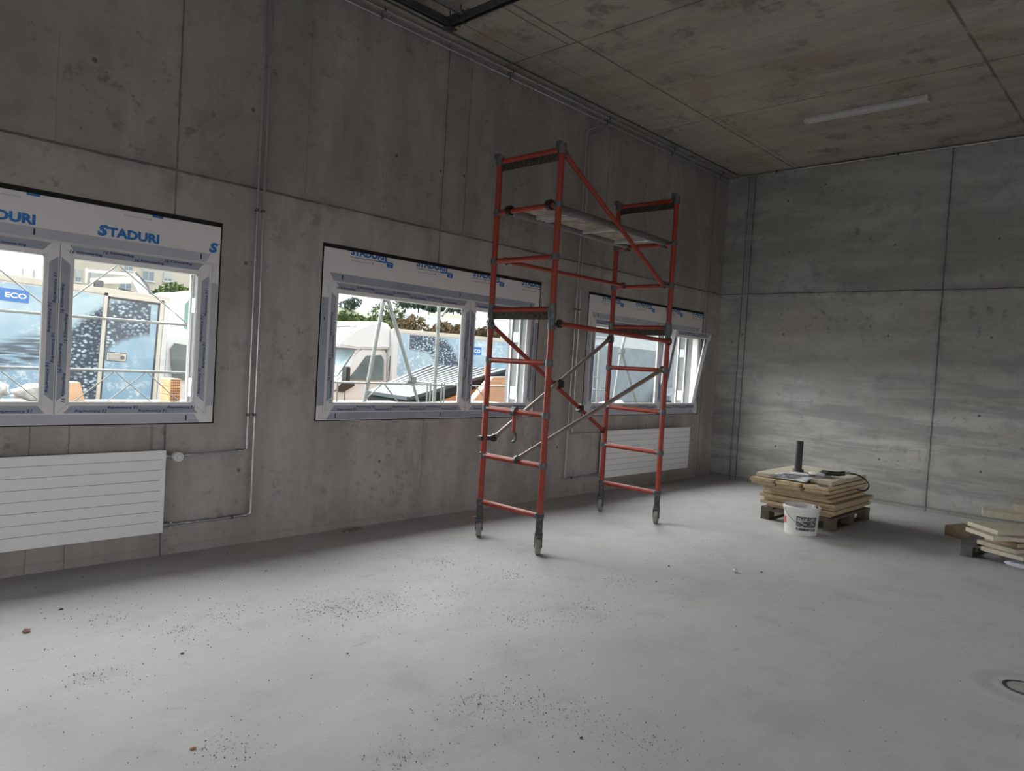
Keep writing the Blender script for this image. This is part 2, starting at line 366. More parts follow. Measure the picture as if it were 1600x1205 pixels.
# ------------------------------------------------------------------ windows
def frame_mb(mb, x0, x1, z0, z1, y0, y1, wd):
    """four mitred profile bars round an opening"""
    q = [(x0, z0, x0 + wd, z0 + wd), (x1, z0, x1 - wd, z0 + wd), (x1, z1, x1 - wd, z1 - wd), (x0, z1, x0 + wd, z1 - wd)]
    for i in range(4):
        a = q[i]; b = q[(i + 1) % 4]; P = [(a[0], a[1]), (b[0], b[1]), (b[2], b[3]), (a[2], a[3])]
        mb.prism(P, lambda u, v, t: (u, t, v), y0, y1)
    return mb
def sash_film(mb, x0, x1, z0, z1, y, wd, cut=.05):
    """film strips on the four sides of a sash, stopping short of the welded corners"""
    a, b = .006, wd - .014
    for s_ in range(4):
        if s_ == 0: P = [(x0 + cut + .00, z0 + a), (x1 - cut, z0 + a), (x1 - cut - .045, z0 + b), (x0 + cut + .045, z0 + b)]
        if s_ == 2: P = [(x0 + cut, z1 - a), (x1 - cut, z1 - a), (x1 - cut - .045, z1 - b), (x0 + cut + .045, z1 - b)]
        if s_ == 1: P = [(x1 - a, z0 + cut + .04), (x1 - a, z1 - cut - .04), (x1 - b, z1 - cut - .085), (x1 - b, z0 + cut + .085)]
        if s_ == 3: P = [(x0 + a, z0 + cut + .04), (x0 + a, z1 - cut - .04), (x0 + b, z1 - cut - .085), (x0 + b, z0 + cut + .085)]
        mb.prism(P, lambda u, v, t: (u, t, v), y - .0008, y + .0005)
    return mb
TXT = {}
def brand(mb, cx, cz, y, rot, h=.017, big='16', word='Kömmerling'):
    """'16 Kömmerling' centred on cx, cz turned by quarter turns"""
    def place(s, u0, u1, v0, v1, sh, off):
        um, vm = (u0 + u1) / 2, (v0 + v1) / 2
        for _ in range(rot % 4): um, vm = -vm, um
        W_, H_ = (u1 - u0), (v1 - v0)
        if rot % 2: W_, H_ = H_, W_
        text_mb(mb, s, cx + um - W_ / 2, cx + um + W_ / 2, cz + vm - H_ / 2, cz + vm + H_ / 2, y, sh, off, rot)
    k = h / .017
    place(big, -.120 * k, -.088 * k, -.013 * k, .013 * k, .25, .02)
    place(word, -.078 * k, .082 * k, -.011 * k, .011 * k, .12, .035)
def sash(parent, x0, x1, z0, z1, y, seed, texts=True, tilt=0):
    """inward face at y; local objects so that a tilted leaf can hang from its bottom edge"""
    rnd = random.Random(seed); e = part('sash', parent, None)
    e.location = (0, y, z0)
    wd = .083; h = z1 - z0
    fr = frame_mb(MB(), x0, x1, 0, h, 0, .065, wd - .012).build('sash_frame', M_pvc, e, bevel=.004)
    frame_mb(MB(), x0 + wd - .014, x1 - wd + .014, wd - .014, h - wd + .014, .008, .045, .016).build('glazing_bead', M_pvc, e, bevel=.003)
    frame_mb(MB(), x0 + wd - .001, x1 - wd + .001, wd - .001, h - wd + .001, .012, .04, .0035).build('gasket', M_gasket, e, smooth=False)
    MB().box(x0 + wd, x1 - wd, .022, .028, wd, h - wd).build('glass_pane', M_glass, e, smooth=False)
    sash_film(MB(), x0, x1, 0, h, -.0003, wd - .010).build('protective_film', M_film, e, smooth=False)
    if texts:
        mb = MB(); yy = -.0022
        x = x0 + .17; k = 0
        while x < x1 - .15:
            brand(mb, x, h - (.022 if k % 2 else .046), yy, 0); brand(mb, x + .03, (.046 if k % 2 else .022), yy, 2); x += .205; k += 1
        z = .20; k = 0
        while z < h - .16:
            brand(mb, x0 + (.020 if k % 2 else .046), z, yy, 1); brand(mb, x1 - (.020 if k % 2 else .046), z + .03, yy, 3); z += .20; k += 1
        mb.build('film_lettering', M_print, e, smooth=False)
    if tilt: e.rotation_euler = (tilt, 0, 0)
    return e
def window(i, x0, style, label, tilt=0, detail=True):
    t = thing('window_%d' % i, label, None, (x0, 0, 0), kind='structure')
    y = YW - .004
    # joint round the unit, thick at the top
    mb = MB().box(-.006, 2.856, YW - .006, YW + .02, 2.518, 2.549).box(-.006, .004, YW - .004, YW + .02, .994, 2.52).box(2.846, 2.856, YW - .004, YW + .02, .994, 2.52).box(-.006, 2.856, YW - .004, YW + .02, .994, 1.001)
    mb.build('joint_foam', M_tape, t, smooth=False)
    mb = MB().box(.004, 2.846, YW - .003, YW + .07, 2.235, 2.518).build('head_panel', M_panel, t, bevel=.002)
    mb = MB(); frame_mb(mb, .004, 2.846, 1.001, 2.236, YW - .003, YW + .085, .105); mb.box(1.74, 1.80, YW + .0, YW + .085, 1.1, 2.14)
    mb.build('outer_frame', M_pvc, t, bevel=.002)
    # film on the outer frame
    yf = YW - .0045; f = lambda u, v, tt: (u, tt, v); mb = MB()
    mb.prism([(.075, 2.303), (2.775, 2.303), (2.74, 2.236), (.11, 2.236)], f, yf, yf + .001)
    mb.prism([(.11, 1.006), (2.74, 1.006), (2.70, 1.070), (.15, 1.070)], f, yf, yf + .001)
    mb.prism([(.008, 1.13), (.075, 1.13), (.075, 2.08), (.008, 2.08)], f, yf, yf + .001)
    mb.prism([(2.842, 1.13), (2.79, 1.13), (2.79, 2.08), (2.842, 2.08)], f, yf, yf + .001)
    mb.build('protective_film', M_film_light if i != 2 else M_film, t, smooth=False)
    mb = MB()
    for u, v in ((.20, 2.272), (1.61, 2.272), (2.70, 2.272), (.20, 1.038), (1.43, 1.038), (2.64, 1.038)): mb.box(u - .005, u + .005, yf - .0015, yf, v - .02, v + .02)
    mb.box(.035, .043, yf - .0015, yf, 1.88, 1.91)
    mb.build('drain_slot_mark', M_black, t, smooth=False)
    sash(t, .085, 1.757, 1.073, 2.222, YW - .018, i, detail)
    s2 = sash(t, 1.763, 2.768, 1.073, 2.222, YW - .018, i + 9, detail, tilt)
    # hinges
    for u in (.072, 2.772):
        for v0, v1 in ((1.075, 1.18), (2.11, 2.215)):
            if tilt and u > 1 and v0 > 2: continue
            MB().cyl((u, YW - .018, v0), (u, YW - .018, v1), .008, 10).build('hinge', M_pvc, t)
    # shutter guide rail and labels on the reveal outside
    mb = MB()
    for yy in (5.80, 5.93): mb.box(2.775, 2.79, yy - .006, yy + .006, 1.05, 2.25)
    mb.build('guide_rail', M_pvc, t, smooth=False)
    mb = MB().box(2.783, 2.787, 5.82, 5.90, 1.85, 1.97).box(2.783, 2.787, 5.82, 5.90, 1.18, 1.33)
    mb.build('sticker', plain('pale_blue_sticker', (.36, .43, .50), .5) if i == 1 else bpy.data.materials['pale_blue_sticker'], t, smooth=False)
    if not detail: return t
    yt = YW - .0045
    if style == 1:
        mb = MB()
        for k in range(4):
            xr = 2.391 + .776 * (k - 2) + .776 - .0     # right end of the word
            a = xr - .41
            if a > 2.80: continue
            if a + .41 > 2.846:
                text_mb(mb, 'S', a, a + .070, 2.313, 2.392, yt, .2, .06); mb.box(a + .068, min(a + .12, 2.843), yt, yt + .0002, 2.378, 2.384)
                mb.box(a + .088, a + .098, yt, yt + .0002, 2.318, 2.384) if a + .098 < 2.843 else None
            else:
                text_mb(mb, 'S', a, a + .070, 2.313, 2.392, yt, .2, .06)
                text_mb(mb, 'TADURI', a + .066, xr, 2.316, 2.383, yt, 0, .05)
            if a > -.2 and xr < 2.8:
                mb.box(xr - .055, xr + .02, yt, yt + .0002, 2.503, 2.517)
        mb.build('panel_lettering', M_blue, t, smooth=False)
        mb = MB(); 
        for k in range(3): text_mb(mb, 'Kömmerling', .55 + .8 * k, .73 + .8 * k, 2.474, 2.489, yt, .1)
        mb.build('faint_lettering', M_grey_print, t, smooth=False)
    else:
        mb = MB(); g = MB(); wh = MB()
        for k in range(4):
            a = .273 + .751 * k; tl = MB()
            text_mb(tl, 'STADURI', a, a + .365, 2.482, 2.552, yt, 0, .05)
            sub = MB(); fine_print(sub, a, a + .30, 2.463, 2.473, yt, k)
            gl_ = MB(); fine_print(gl_, a + .01, a + .23, 2.430, 2.440, yt, k + 5)
            tl.box(a + .30, a + .395, yt, yt + .0002, 2.462, 2.476).box(a + .375, a + .395, yt, yt + .0002, 2.466, 2.52)
            M4 = Matrix.Translation((a + .435, yt, 2.452)) @ Matrix.Rotation(.09, 4, 'Y'); tl.box(-.036, .036, 0, .0002, -.026, .024, M4)
            fine_print(wh, a + .412, a + .456, 2.457, 2.467, yt - .0006, 3); fine_print(wh, a + .42, a + .45, 2.438, 2.447, yt - .0006, 4)
            gl_.box(a + .235, a + .25, yt, yt + .0002, 2.43, 2.45)
            for src, dst in ((tl, mb), (sub, g), (gl_, TXT.setdefault('gl%d' % i, MB()))): dst.add(src.v, src.f)
        def clipped(m_, name, mat):
            me = bpy.data.meshes.new(name); me.from_pydata(m_.v, [], m_.f); bm = bmesh.new(); bm.from_mesh(me)
            for co, no in (((0, 0, 2.517), (0, 0, 1)), ((2.845, 0, 0), (1, 0, 0))):
                bmesh.ops.bisect_plane(bm, geom=bm.verts[:] + bm.edges[:] + bm.faces[:], plane_co=co, plane_no=no, clear_outer=True)
            bm.to_mesh(me); bm.free(); me.materials.append(mat); part(name, t, me)
        clipped(mb, 'panel_lettering', M_blue); clipped(g, 'small_lettering', M_print); clipped(TXT['gl%d' % i], 'faint_lettering', M_grey_print)
        clipped(wh, 'badge_lettering', M_panel)
    return t
window(1, WX[0], 1, 'nearest white window at the left edge, big blue lettering on its head panel')
window(2, WX[1], 2, 'white window behind the near end of the red scaffold, truck cab seen through it')
window(3, WX[2], 2, 'far white window with its right sash tilted inward, behind the scaffold', tilt=math.radians(9.5))

# ------------------------------------------------------------------ radiators
def radiator(x0, x1, z0, z1, label, side):
    t = thing('radiator', label, 'radiator', ((x0 + x1) / 2, YW, z0), group=None)
    w_, h = (x1 - x0) / 2, z1 - z0
    MB().box(-w_, w_, -.100, -.082, 0, h).build('front_plate', M_radiator, t, bevel=.003)
    MB().box(-w_ + .01, w_ - .01, -.082, -.030, .015, h - .012).build('heating_panel', M_radiator, t, bevel=.003)
    mb = MB()
    for k in range(1, 8): mb.box(-w_ + .035, w_ - .035, -.1012, -.0995, h * k / 8 - .0015 + .01, h * k / 8 + .0015 + .01)
    mb.build('groove', M_groove, t, smooth=False)
    mb = MB()
    for u in (-w_ * .7, w_ * .7): MB().box(u - .02, u + .02, -.03, 0, .08, h - .08).build('wall_bracket', M_radiator, t)
    # thermostat head and lower fitting
    s_ = side
    if s_ > 0:
        v = part('thermostat_valve', t, None, (s_ * w_, -.055, h - .05))
        MB().cyl((0, 0, 0), (s_ * .07, 0, 0), .012, 12).build('valve_body', M_steel, v)
        MB().lathe([(.002, 0), (.030, .0), (.037, .012), (.037, .055), (.032, .066), (.002, .068)], M=Matrix.Rotation(math.pi / 2, 3, 'X')).build('thermostat_head', M_pvc, v, loc=(s_ * .085, -.005, -.0))
        MB().ring((0, 0, 0), (0, -.001, 0), .021, .018).build('dial_ring', M_grey_print, v, loc=(s_ * .085, -.0735, -.0))
    f = MB().cyl((s_ * w_ * 1.0, -.055, .045), (s_ * (w_ + .06), -.055, .045), .010, 10).cyl((s_ * (w_ + .055), -.055, .045), (s_ * (w_ + .085), -.055, .045), .017, 8)
    f.cyl((s_ * (w_ + .07), -.055, .065), (s_ * (w_ + .07), -.055, .02), .012, 8).build('lower_fitting', M_steel, t)
    return t
radiator(-.14, 2.112, .196, .808, 'large white flat radiator under the nearest window at the left edge', 1)
radiator(7.535, 9.675, .196, .808, 'white flat radiator on the far wall section behind the red scaffold', -1)

# ------------------------------------------------------------------ heating pipes
def pipe(name, label, pts, clamps=(), elbows=(), group=None, r=.009, bend=.03):
    base = Vector(pts[-1]); t = thing(name, label, 'pipe', base, group=group)
    P = [Vector(p) - base for p in pts]
    MB().tube(P, r, 10, bend).build('pipe_run', M_steel, t)
    for c, ax in clamps:
        c = Vector(c) - base; mb = MB()
        d = {'x': Vector((.011, 0, 0)), 'y': Vector((0, .011, 0)), 'z': Vector((0, 0, .011))}[ax]
        mb.cyl(c - d, c + d, r + .005, 12)
        back = {'w': Vector((0, 1, 0)), 'b': Vector((1, 0, 0)), 'c': Vector((0, 0, 1))}
        wallv = Vector((0, YW - 0 - (c + base).y, 0)) if (c + base).x < XB - .12 and (c + base).z < 4.55 else Vector((0, 0, ZC - (c + base).z))
        mb.cyl(c, c + wallv, .004, 8); mb.build('pipe_clamp', M_couple, t)
    for c, ax in elbows:
        c = Vector(c) - base; d = {'x': Vector((.014, 0, 0)), 'y': Vector((0, .014, 0)), 'z': Vector((0, 0, .014))}[ax]
        MB().cyl(c - d, c + d, r + .004, 12).build('press_fitting', M_steel, t)
    return t
yp = YW - .045
pipe('heating_pipe', 'left of the two thin steel pipes dropping beside the nearest window to the thermostat valve',
     [(2.748, yp, 4.64), (2.748, yp, 3.8), (2.757, yp, .775), (2.22, yp, .757)], [((2.75, yp, 2.70), 'z'), ((2.757, yp, 1.06), 'z')], [((2.757, yp, .83), 'z'), ((2.70, yp, .773), 'x'), ((2.753, yp, 2.30), 'z'), ((2.29, yp, .759), 'x')])
pipe('heating_pipe', 'right of the two thin steel pipes, dropping to the foot of the nearest radiator',
     [(2.800, yp, 4.62), (2.800, yp, 3.8), (2.816, yp, .245), (2.55, yp, .235), (2.20, yp, .238)], [((2.802, yp, 2.70), 'z'), ((2.812, yp, 1.06), 'z'), ((2.66, yp, .239), 'x')], [((2.816, yp, .31), 'z'), ((2.76, yp, .242), 'x'), ((2.804, yp, 2.30), 'z'), ((2.32, yp, .237), 'x')])
pipe('heating_pipe', 'left thin steel pipe dropping behind the scaffold to the foot of the far radiator',
     [(6.98, 5.47, 4.62), (6.98, 5.47, 4.52), (6.86, yp, 4.45), (6.86, yp, 2.17), (6.84, yp, .235), (7.45, yp, .235)], [((6.85, yp, 2.3), 'z'), ((6.86, yp, 3.4), 'z'), ((6.97, yp, .235), 'x')], [((6.84, yp, .30), 'z'), ((6.86, yp, 4.40), 'z'), ((6.98, 5.47, 4.56), 'z')])
pipe('heating_pipe', 'right thin steel pipe dropping behind the scaffold to the top of the far radiator',
     [(7.11, 5.50, 4.66), (7.11, 5.50, 4.52), (6.93, yp, 4.43), (6.93, yp, 2.17), (6.93, yp, .78), (7.52, yp, .77)], [((6.93, yp, 2.3), 'z'), ((6.93, yp, 3.4), 'z')], [((6.93, yp, .83), 'z'), ((6.93, yp, 4.38), 'z'), ((7.11, 5.5, 4.57), 'z')])
for k, (yy, zz, xx, zb, lab) in enumerate(((5.50, 4.620, XB - .09, 4.675, 'lower of the two steel pipes running along the ceiling corner above the windows'), (5.46, 4.672, XB - .05, 4.690, 'upper of the two steel pipes running along the ceiling corner above the windows'))):
    cl = [((x, yy, zz), 'x') for x in (2.3, 3.815, 5.47, 7.2, 8.713, 10.1)] + [((xx, y_, zb), 'y') for y_ in (4.77, 3.11, 1.5)]
    pipe('ceiling_pipe', lab, [(XF + .1, yy, zz), (xx, yy, zz), (xx, yy - .2, zb), (xx, YR + .2, zb)], cl, [((10.3, yy, zz), 'x')], r=.010, bend=.05)
# cable conduit on the ceiling edge beside them
o = MB().tube([(XF + .1, 5.36, 4.695), (10.40, 5.36, 4.695)], .009).build('cable_conduit', M_couple)
o2 = o; tag(o2, 'thin dark conduit fixed to the ceiling beside the two steel pipes', 'conduit')

# ------------------------------------------------------------------ ceiling luminaire
t = thing('ceiling_light', 'long white batten light fixed to the concrete ceiling, switched off', 'ceiling light', (8.55, 2.94, ZC))
M_lamp = plain('white_batten_plastic', (.50, .495, .50), .4, 0, .02)
MB().box(-.045, .045, -.64, .64, -.03, -.002).build('housing', plain('batten_housing', (.45, .44, .44), .45), t, bevel=.003)
MB().prism([(-.048, -.03), (.048, -.03), (.040, -.062), (-.040, -.062)], lambda u, v, tt: (u, tt, v), -.625, .625).build('diffuser', M_lamp, t, bevel=.004)
for s_ in (-1, 1): MB().box(-.05, .05, s_ * .64 - .014, s_ * .64 + .014, -.066, -.002).build('end_cap', M_lamp, t, bevel=.004)

# ------------------------------------------------------------------ gate rails under the ceiling
t = thing('gate_track', 'galvanised gate track and cross rail with brackets hanging under the ceiling at the top edge', 'gate track', (4.17, 4.98, 4.55))
def chan(mb, p0, p1, w_=.05, h=.06):
    p0 = Vector(p0); p1 = Vector(p1); d = (p1 - p0).normalized(); s_ = Vector((0, 0, 1)).cross(d) * (w_ / 2)
    mb.bar(p0 + s_, p1 + s_, .004, h); mb.bar(p0 - s_, p1 - s_, .004, h); mb.bar(p0 + Vector((0, 0, h / 2)), p1 + Vector((0, 0, h / 2)), w_, .004)
    for q in (s_, -s_): mb.bar(p0 + q * .8 - Vector((0, 0, h / 2)), p1 + q * .8 - Vector((0, 0, h / 2)), .010, .004)
chan(m1 := MB(), (-3.2, 0, 0), (-.03, 0, 0)); m1.build('long_rail', M_dark_metal, t)
chan(m1 := MB(), (-3.2, -.18, .03), (.05, -.18, .03), .03, .03); m1.build('upper_rail', M_steel, t)
chan(m1 := MB(), (0, .04, .0), (0, -3.2, .0), .06, .06); m1.build('cross_rail', M_dark_metal, t)
m1 = MB().box(-.06, .05, -.05, .05, -.055, -.045).box(-.05, .04, -.22, .02, .03, .04).cyl((-.02, -.02, -.06), (-.02, -.02, .156), .006).cyl((.03, -.10, -.05), (.03, -.10, .156), .006)
m1.cyl((-.05, -.14, .0), (.06, -.14, .0), .022, 12).cyl((-.02, -.02, -.07), (-.02, -.02, -.04), .014, 6).box(.02, .06, -.22, -.19, .0, .08)
m1.build('corner_bracket', M_dark_metal, t, bevel=.001)
m1 = MB().box(-.34, -.26, .02, .05, .03, .156)
for k in range(5): m1.box(-.338 + .018 * k, -.330 + .018 * k, .05, .056, .02, .15)
m1.build('hanger_plate', M_steel, t)

# ------------------------------------------------------------------ red mobile scaffold tower
TX1, TX2, YA1, YB1, YA2, YB2 = 4.605, 6.61, 4.69, 3.965, 4.805, 4.075
RZ = [.325, .75, 1.18, 1.62, 2.07, 2.51, 2.945, 3.40]
T = thing('scaffold_tower', 'red mobile scaffold tower on four castors in front of the windows', 'scaffold', (5.6, 4.38, 0))
OFF = Vector((-5.6, -4.38, 0))
def TP(x, y, z): return Vector((x, y, z)) + OFF
RT = .0265
def end_frame(x, ya, yb, z0, z1, zs, band):
    e = part('end_frame', T, None)
    for y in (ya, yb): MB().cyl(TP(x, y, z0), TP(x, y, z1), RT, 16).build('post', M_red, e)
    for z in zs:
        MB().cyl(TP(x, ya - .02, z), TP(x, yb + .02, z), .0235, 14).build('rung', M_red, e)
        for y in (ya, yb):
            c = MB().cyl(TP(x, y, z - .026), TP(x, y, z + .026), RT + .008, 12)
            c.cyl(TP(x, y, z), TP(x, y + (.045 if y == yb else -.045), z), .026, 10).build('rung_socket', M_couple, e)
    zt = zs[-1]
    MB().box(-.006 + (x - 5.6), .006 + (x - 5.6), yb - 4.38 + .02, ya - 4.38 - .02, zt - .085, zt - .016).build('stiffener_plate', M_band, e)
    return e
g = G('rusty_black_plate', .7); p = g.pos(); g.color(g.mix(g.ramp(g.noise(p, 35, 5, .7), .45, .65), (.018, .016, .014), (.10, .08, .06))); M_band = g.m
end_frame(TX1, YA1, YB1, .25, 2.10, RZ[:5], 1); end_frame(TX1, YA1, YB1, 2.10, 3.43, RZ[5:], 1)
end_frame(TX2, YA2, YB2, .25, 2.10, RZ[:5], 1); end_frame(TX2, YA2, YB2, 2.10, 3.41, RZ[5:], 1)
for x, y in ((TX1, YA1), (TX1, YB1), (TX2, YA2), (TX2, YB2)):   # spigot joints and top caps
    MB().cyl(TP(x, y, 2.00), TP(x, y, 2.05), RT + .010, 14).cyl(TP(x, y, 2.04), TP(x, y, 2.12), RT + .006, 14).cyl(TP(x, y, 1.90), TP(x, y, 1.96), RT + .009, 14).cyl(TP(x, y, 1.95), TP(x, y, 2.01), RT + .003, 14).build('spigot_joint', M_couple, T)
    MB().cyl(TP(x, y, 3.365), TP(x, y, 3.45), RT + .011, 14).box(x - 5.6 - .02, x - 5.6 + .02, y - 4.38 + .01, y - 4.38 + .06, 3.43, 3.475).build('top_cap', M_couple, T, bevel=.004)
def claw(c, d, mat=M_black, s=1.0):
    c = Vector(c); d = Vector(d).normalized(); mb = MB()
    mb.ring(c - d.cross(Vector((0, 0, 1))).normalized() * .012 if d.z < .9 else c, c + d.cross(Vector((0, 0, 1))).normalized() * .012, .036 * s, .020 * s, 16)
    mb.bar(c - d * .02, c + d * .06, .03 * s, .034 * s); mb.cyl(c + Vector((0, -.025, .0)), c + Vector((0, .025, 0)), .009, 8)
    return mb
def brace(name, p0, p1, mat, r=.0215, cm=None):
    p0 = TP(*p0); p1 = TP(*p1); b = MB().cyl(p0, p1, r, 14).build(name, mat, T)
    d = (p1 - p0)
    for c, dd in ((p0, d), (p1, -d)): claw(c, dd).build('claw_clamp', cm or M_couple, b)
    return b
brace('horizontal_brace', (4.63, 4.58, 2.51), (6.58, 4.66, 2.525), M_red, .019)
brace('diagonal_brace', (4.65, 3.965, 3.37), (6.50, 4.10, 2.50), M_red)
brace('horizontal_brace', (4.66, 3.925, 1.955), (6.58, 4.035, 1.925), M_red, .022, M_black)
brace('diagonal_brace', (4.64, 4.74, 1.955), (6.56, 4.80, .915), M_red, .0215, M_black)
brace('diagonal_brace', (4.72, 4.68, .905), (6.52, 4.76, 1.93), M_alu, .020, M_black)
brace('diagonal_brace', (4.59, 4.26, .765), (6.63, 4.13, 1.63), M_alu, .022)
CLX, CLZ, DLX, DLZ = 5.66, 1.42, 6.093, 1.168
mbk = MB().ring(TP(CLX - .02, 4.72, CLZ - .01), TP(CLX + .02, 4.72, CLZ + .01), .048, .022).box(CLX - 5.6 - .035, CLX - 5.6 + .035, 4.68 - 4.38, 4.79 - 4.38, CLZ - .04, CLZ + .03); mbk.build('swivel_clamp', M_black, T, bevel=.004)
MB().ring(TP(DLX - .02, 4.78, DLZ + .01), TP(DLX + .02, 4.78, DLZ - .01), .045, .022).box(DLX - 5.6 - .03, DLX - 5.6 + .03, 4.74 - 4.38, 4.82 - 4.38, DLZ - .03, DLZ + .03).build('swivel_clamp', M_black, T, bevel=.004)
MB().bar(TP(4.55, 4.70, .905), TP(4.73, 4.69, .905), .05, .04).build('stabiliser_clamp', M_black, T, bevel=.004)
# hook hanging from a rung
hk = MB().cyl(TP(TX1, 4.33, 1.18), TP(TX1, 4.33, .99), .017, 12).build('hanging_hook', M_red, T)
MB().ring(TP(TX1, 4.305, 1.18), TP(TX1, 4.355, 1.18), .040, .022).build('hook_collar', M_couple, hk)
pts = [TP(TX1, 4.33 + .032 * math.cos(a), .955 + .04 * math.sin(a)) for a in [math.pi * (.5 + k / 8 * 1.25) for k in range(9)]]
MB().tube(pts, .013, 8).build('hook_jaw', M_couple, hk)
# platform
pf = part('platform', T, None)
M_side = scaffold_red('dusty_platform_tube', (.15, .14, .135))
for ya, yb in ((4.53, 4.66), (4.06, 4.18)):
    MB().cyl(TP(4.62, ya, 2.945), TP(6.60, yb, 2.965), .036, 16).build('side_tube', M_side, pf)
g = G('weathered_deck_ply', .7); p = g.pos(); g.color(g.mix(g.ramp(g.noise(p, 9, 5, .7), .4, .62), (.20, .165, .13), (.42, .36, .30))); M_ply = g.m
f = lambda u, v, tt: TP(u, v, tt)
MB().prism([(4.66, 4.52), (4.66, 4.07), (6.56, 4.18), (6.56, 4.65)], f, 2.965, 2.98).build('deck_board', M_ply, pf)
M_brt = plain('bright_aluminium', (.6, .6, .6), .4, .6)
for x in (4.95, 5.02, 5.09, 5.7, 6.3): MB().box(x - 5.6 - .018, x - 5.6 + .018, -.31 + (x - 4.6) * .055, .14 + (x - 4.6) * .06, 2.935, 2.9645).build('cross_slat', M_brt, pf)
for x, y in ((4.60, 4.53), (4.60, 4.06), (6.61, 4.66), (6.61, 4.19)):
    MB().ring(TP(x, y - .02, 2.95), TP(x, y + .02, 2.95), .046, .024, 16).build('platform_hook', M_black, pf)
# castors
def castor(x, y, turn):
    c = part('castor', T, None, TP(x, y, 0), (0, 0, turn))
    g_ = M_leg
    MB().cyl((0, 0, .155), (0, 0, .335), .030, 14).cyl((0, 0, .315), (0, 0, .345), .036, 14).cyl((0, 0, .16), (0, 0, .185), .035, 14).build('adjustable_leg', g_, c)
    mb = MB().box(-.038, .038, -.033, .033, .152, .164)
    for s_ in (-1, 1): mb.prism([(-.036, .155), (.036, .155), (.020, .055), (-.020, .055)], lambda u, v, tt: (u, tt, v), s_ * .030 - .003, s_ * .030 + .003)
    mb.box(.035, .075, -.022, .022, .09, .14); mb.cyl((0, -.036, .072), (0, .036, .072), .010, 8); mb.build('fork', M_dark_metal, c, bevel=.001)
    MB().lathe([(.012, -.024), (.058, -.024), (.072, -.017), (.072, .017), (.058, .024), (.012, .024)], n=24, M=Matrix.Rotation(math.pi / 2, 3, 'X')).build('wheel', M_tyre, c, loc=(0, 0, .072))
    return c
g = G('paint_spattered_leg', .5, .3); p = g.pos(); g.color(g.mix(g.ramp(g.noise(p, 55, 5, .7), .56, .72), (.05, .052, .055), (.25, .25, .25))); M_leg = g.m
M_tyre = plain('dusty_castor_tyre', (.25, .235, .215), .8, 0, .2, 20)
for k, (x, y) in enumerate(((TX1, YA1), (TX1, YB1), (TX2, YA2), (TX2, YB2))): castor(x, y, (.78, .66, .50, .42)[k])

# ------------------------------------------------------------------ boards, pallets
def wood(name, c1, c2, k=(.6, 5, 9), dk=.5):
    g = G(name, .65, 0, .3); p = g.pos(True); n = g.noise(p, 4, 5, .6, k=k); r = g.noise(p, 22, 4, .7, k=(1, 3, 6))
    oi = g.n('ShaderNodeObjectInfo').outputs['Random']
    c = g.mix(g.ramp(n, .35, .65), c1, c2); c = g.mix(g.ramp(r, .55, .75, 0, dk), c, tuple(x * .45 for x in c1))
    c = g.mix(g.M('MULTIPLY', oi, .55), c, tuple(x * .55 for x in c1)); g.color(c); g.bump(r, .15, .004); return g.m
M_board = wood('spruce_shuttering_board', (.50, .375, .225), (.68, .54, .36))
M_pale = wood('pale_board_face', (.50, .44, .35), (.60, .54, .44), (1, 6, 1), .15)
M_brown = wood('brown_board', (.22, .155, .095), (.30, .22, .14))
M_pallet = wood('weathered_pallet_wood', (.13, .10, .075), (.22, .175, .13))
M_pallet2 = wood('grey_pallet_wood', (.10, .095, .09), (.19, .18, .165))
def pallet(loc, rz, label, mat):
    """1.2 along local x, 0.8 along local y, near corner at the origin"""
    t = thing('pallet', label, 'pallet', loc, rz)
    for k in range(5): MB().box(0, 1.2, (.0, .165, .33, .495, .66)[k], (.0, .165, .33, .495, .66)[k] + .14, .122, .144).build('deck_board', mat, t, bevel=.002)
    for x in (0, .5275, 1.055): MB().box(x, x + .145, 0, .8, .100, .122).build('stringer_board', mat, t, bevel=.002)
    for y in (0, .35, .70): MB().box(0, 1.2, y, y + .10, 0, .022).build('skid_board', mat, t, bevel=.002)
    for x in (0, .5275, 1.055):
        for y in (0, .35, .70): MB().box(x + .002, x + .143, y + .002, y + .098, .022, .100).build('block', mat, t, bevel=.002)
    return t
pallet((7.98, 2.75, 0), 0, 'brown wooden pallet under the tall board stack by the white bucket', M_pallet)
def board(x0, x1, y0, y1, z0, z1, label, group, mat, rz=0, name='shuttering_board', poly=None):
    cx, cy = (x0 + x1) / 2, (y0 + y1) / 2
    if poly: mb = MB().prism([(u - cx, v - cy) for u, v in poly], lambda u, v, t_: (u, v, t_), 0, z1 - z0)
    else: mb = MB().box(x0 - cx, x1 - cx, y0 - cy, y1 - cy, 0, z1 - z0)
    return tag(mb.build(name, mat, bevel=.003, smooth=False, loc=(cx, cy, z0), rz=rz), label, 'board', group)
ordn = ['lowest', 'second', 'third', 'fourth', 'fifth', 'sixth', 'seventh']
LB = [(8.02, 9.12, 2.80, 3.50), (7.97, 9.17, 2.745, 3.56), (8.00, 9.13, 2.75, 3.53), (7.96, 9.20, 2.73, 3.57), (8.01, 9.07, 2.79, 3.56), (7.98, 9.21, 2.83, 3.53), (7.95, 9.12, 2.86, 3.60)]
zz = .1445
for k, (a, b, c, d) in enumerate(LB):
    board(a, b, c, d, zz, zz + .0335, 'wide tan board, %s from the pallet in the tall stack behind the bucket' % ordn[k], 'wide boards of the tall stack', M_board, name='shuttering_board'); zz += .0385
nm = [('left', 3.345, 3.615), ('middle', 3.065, 3.330), ('right', 2.765, 3.038)]
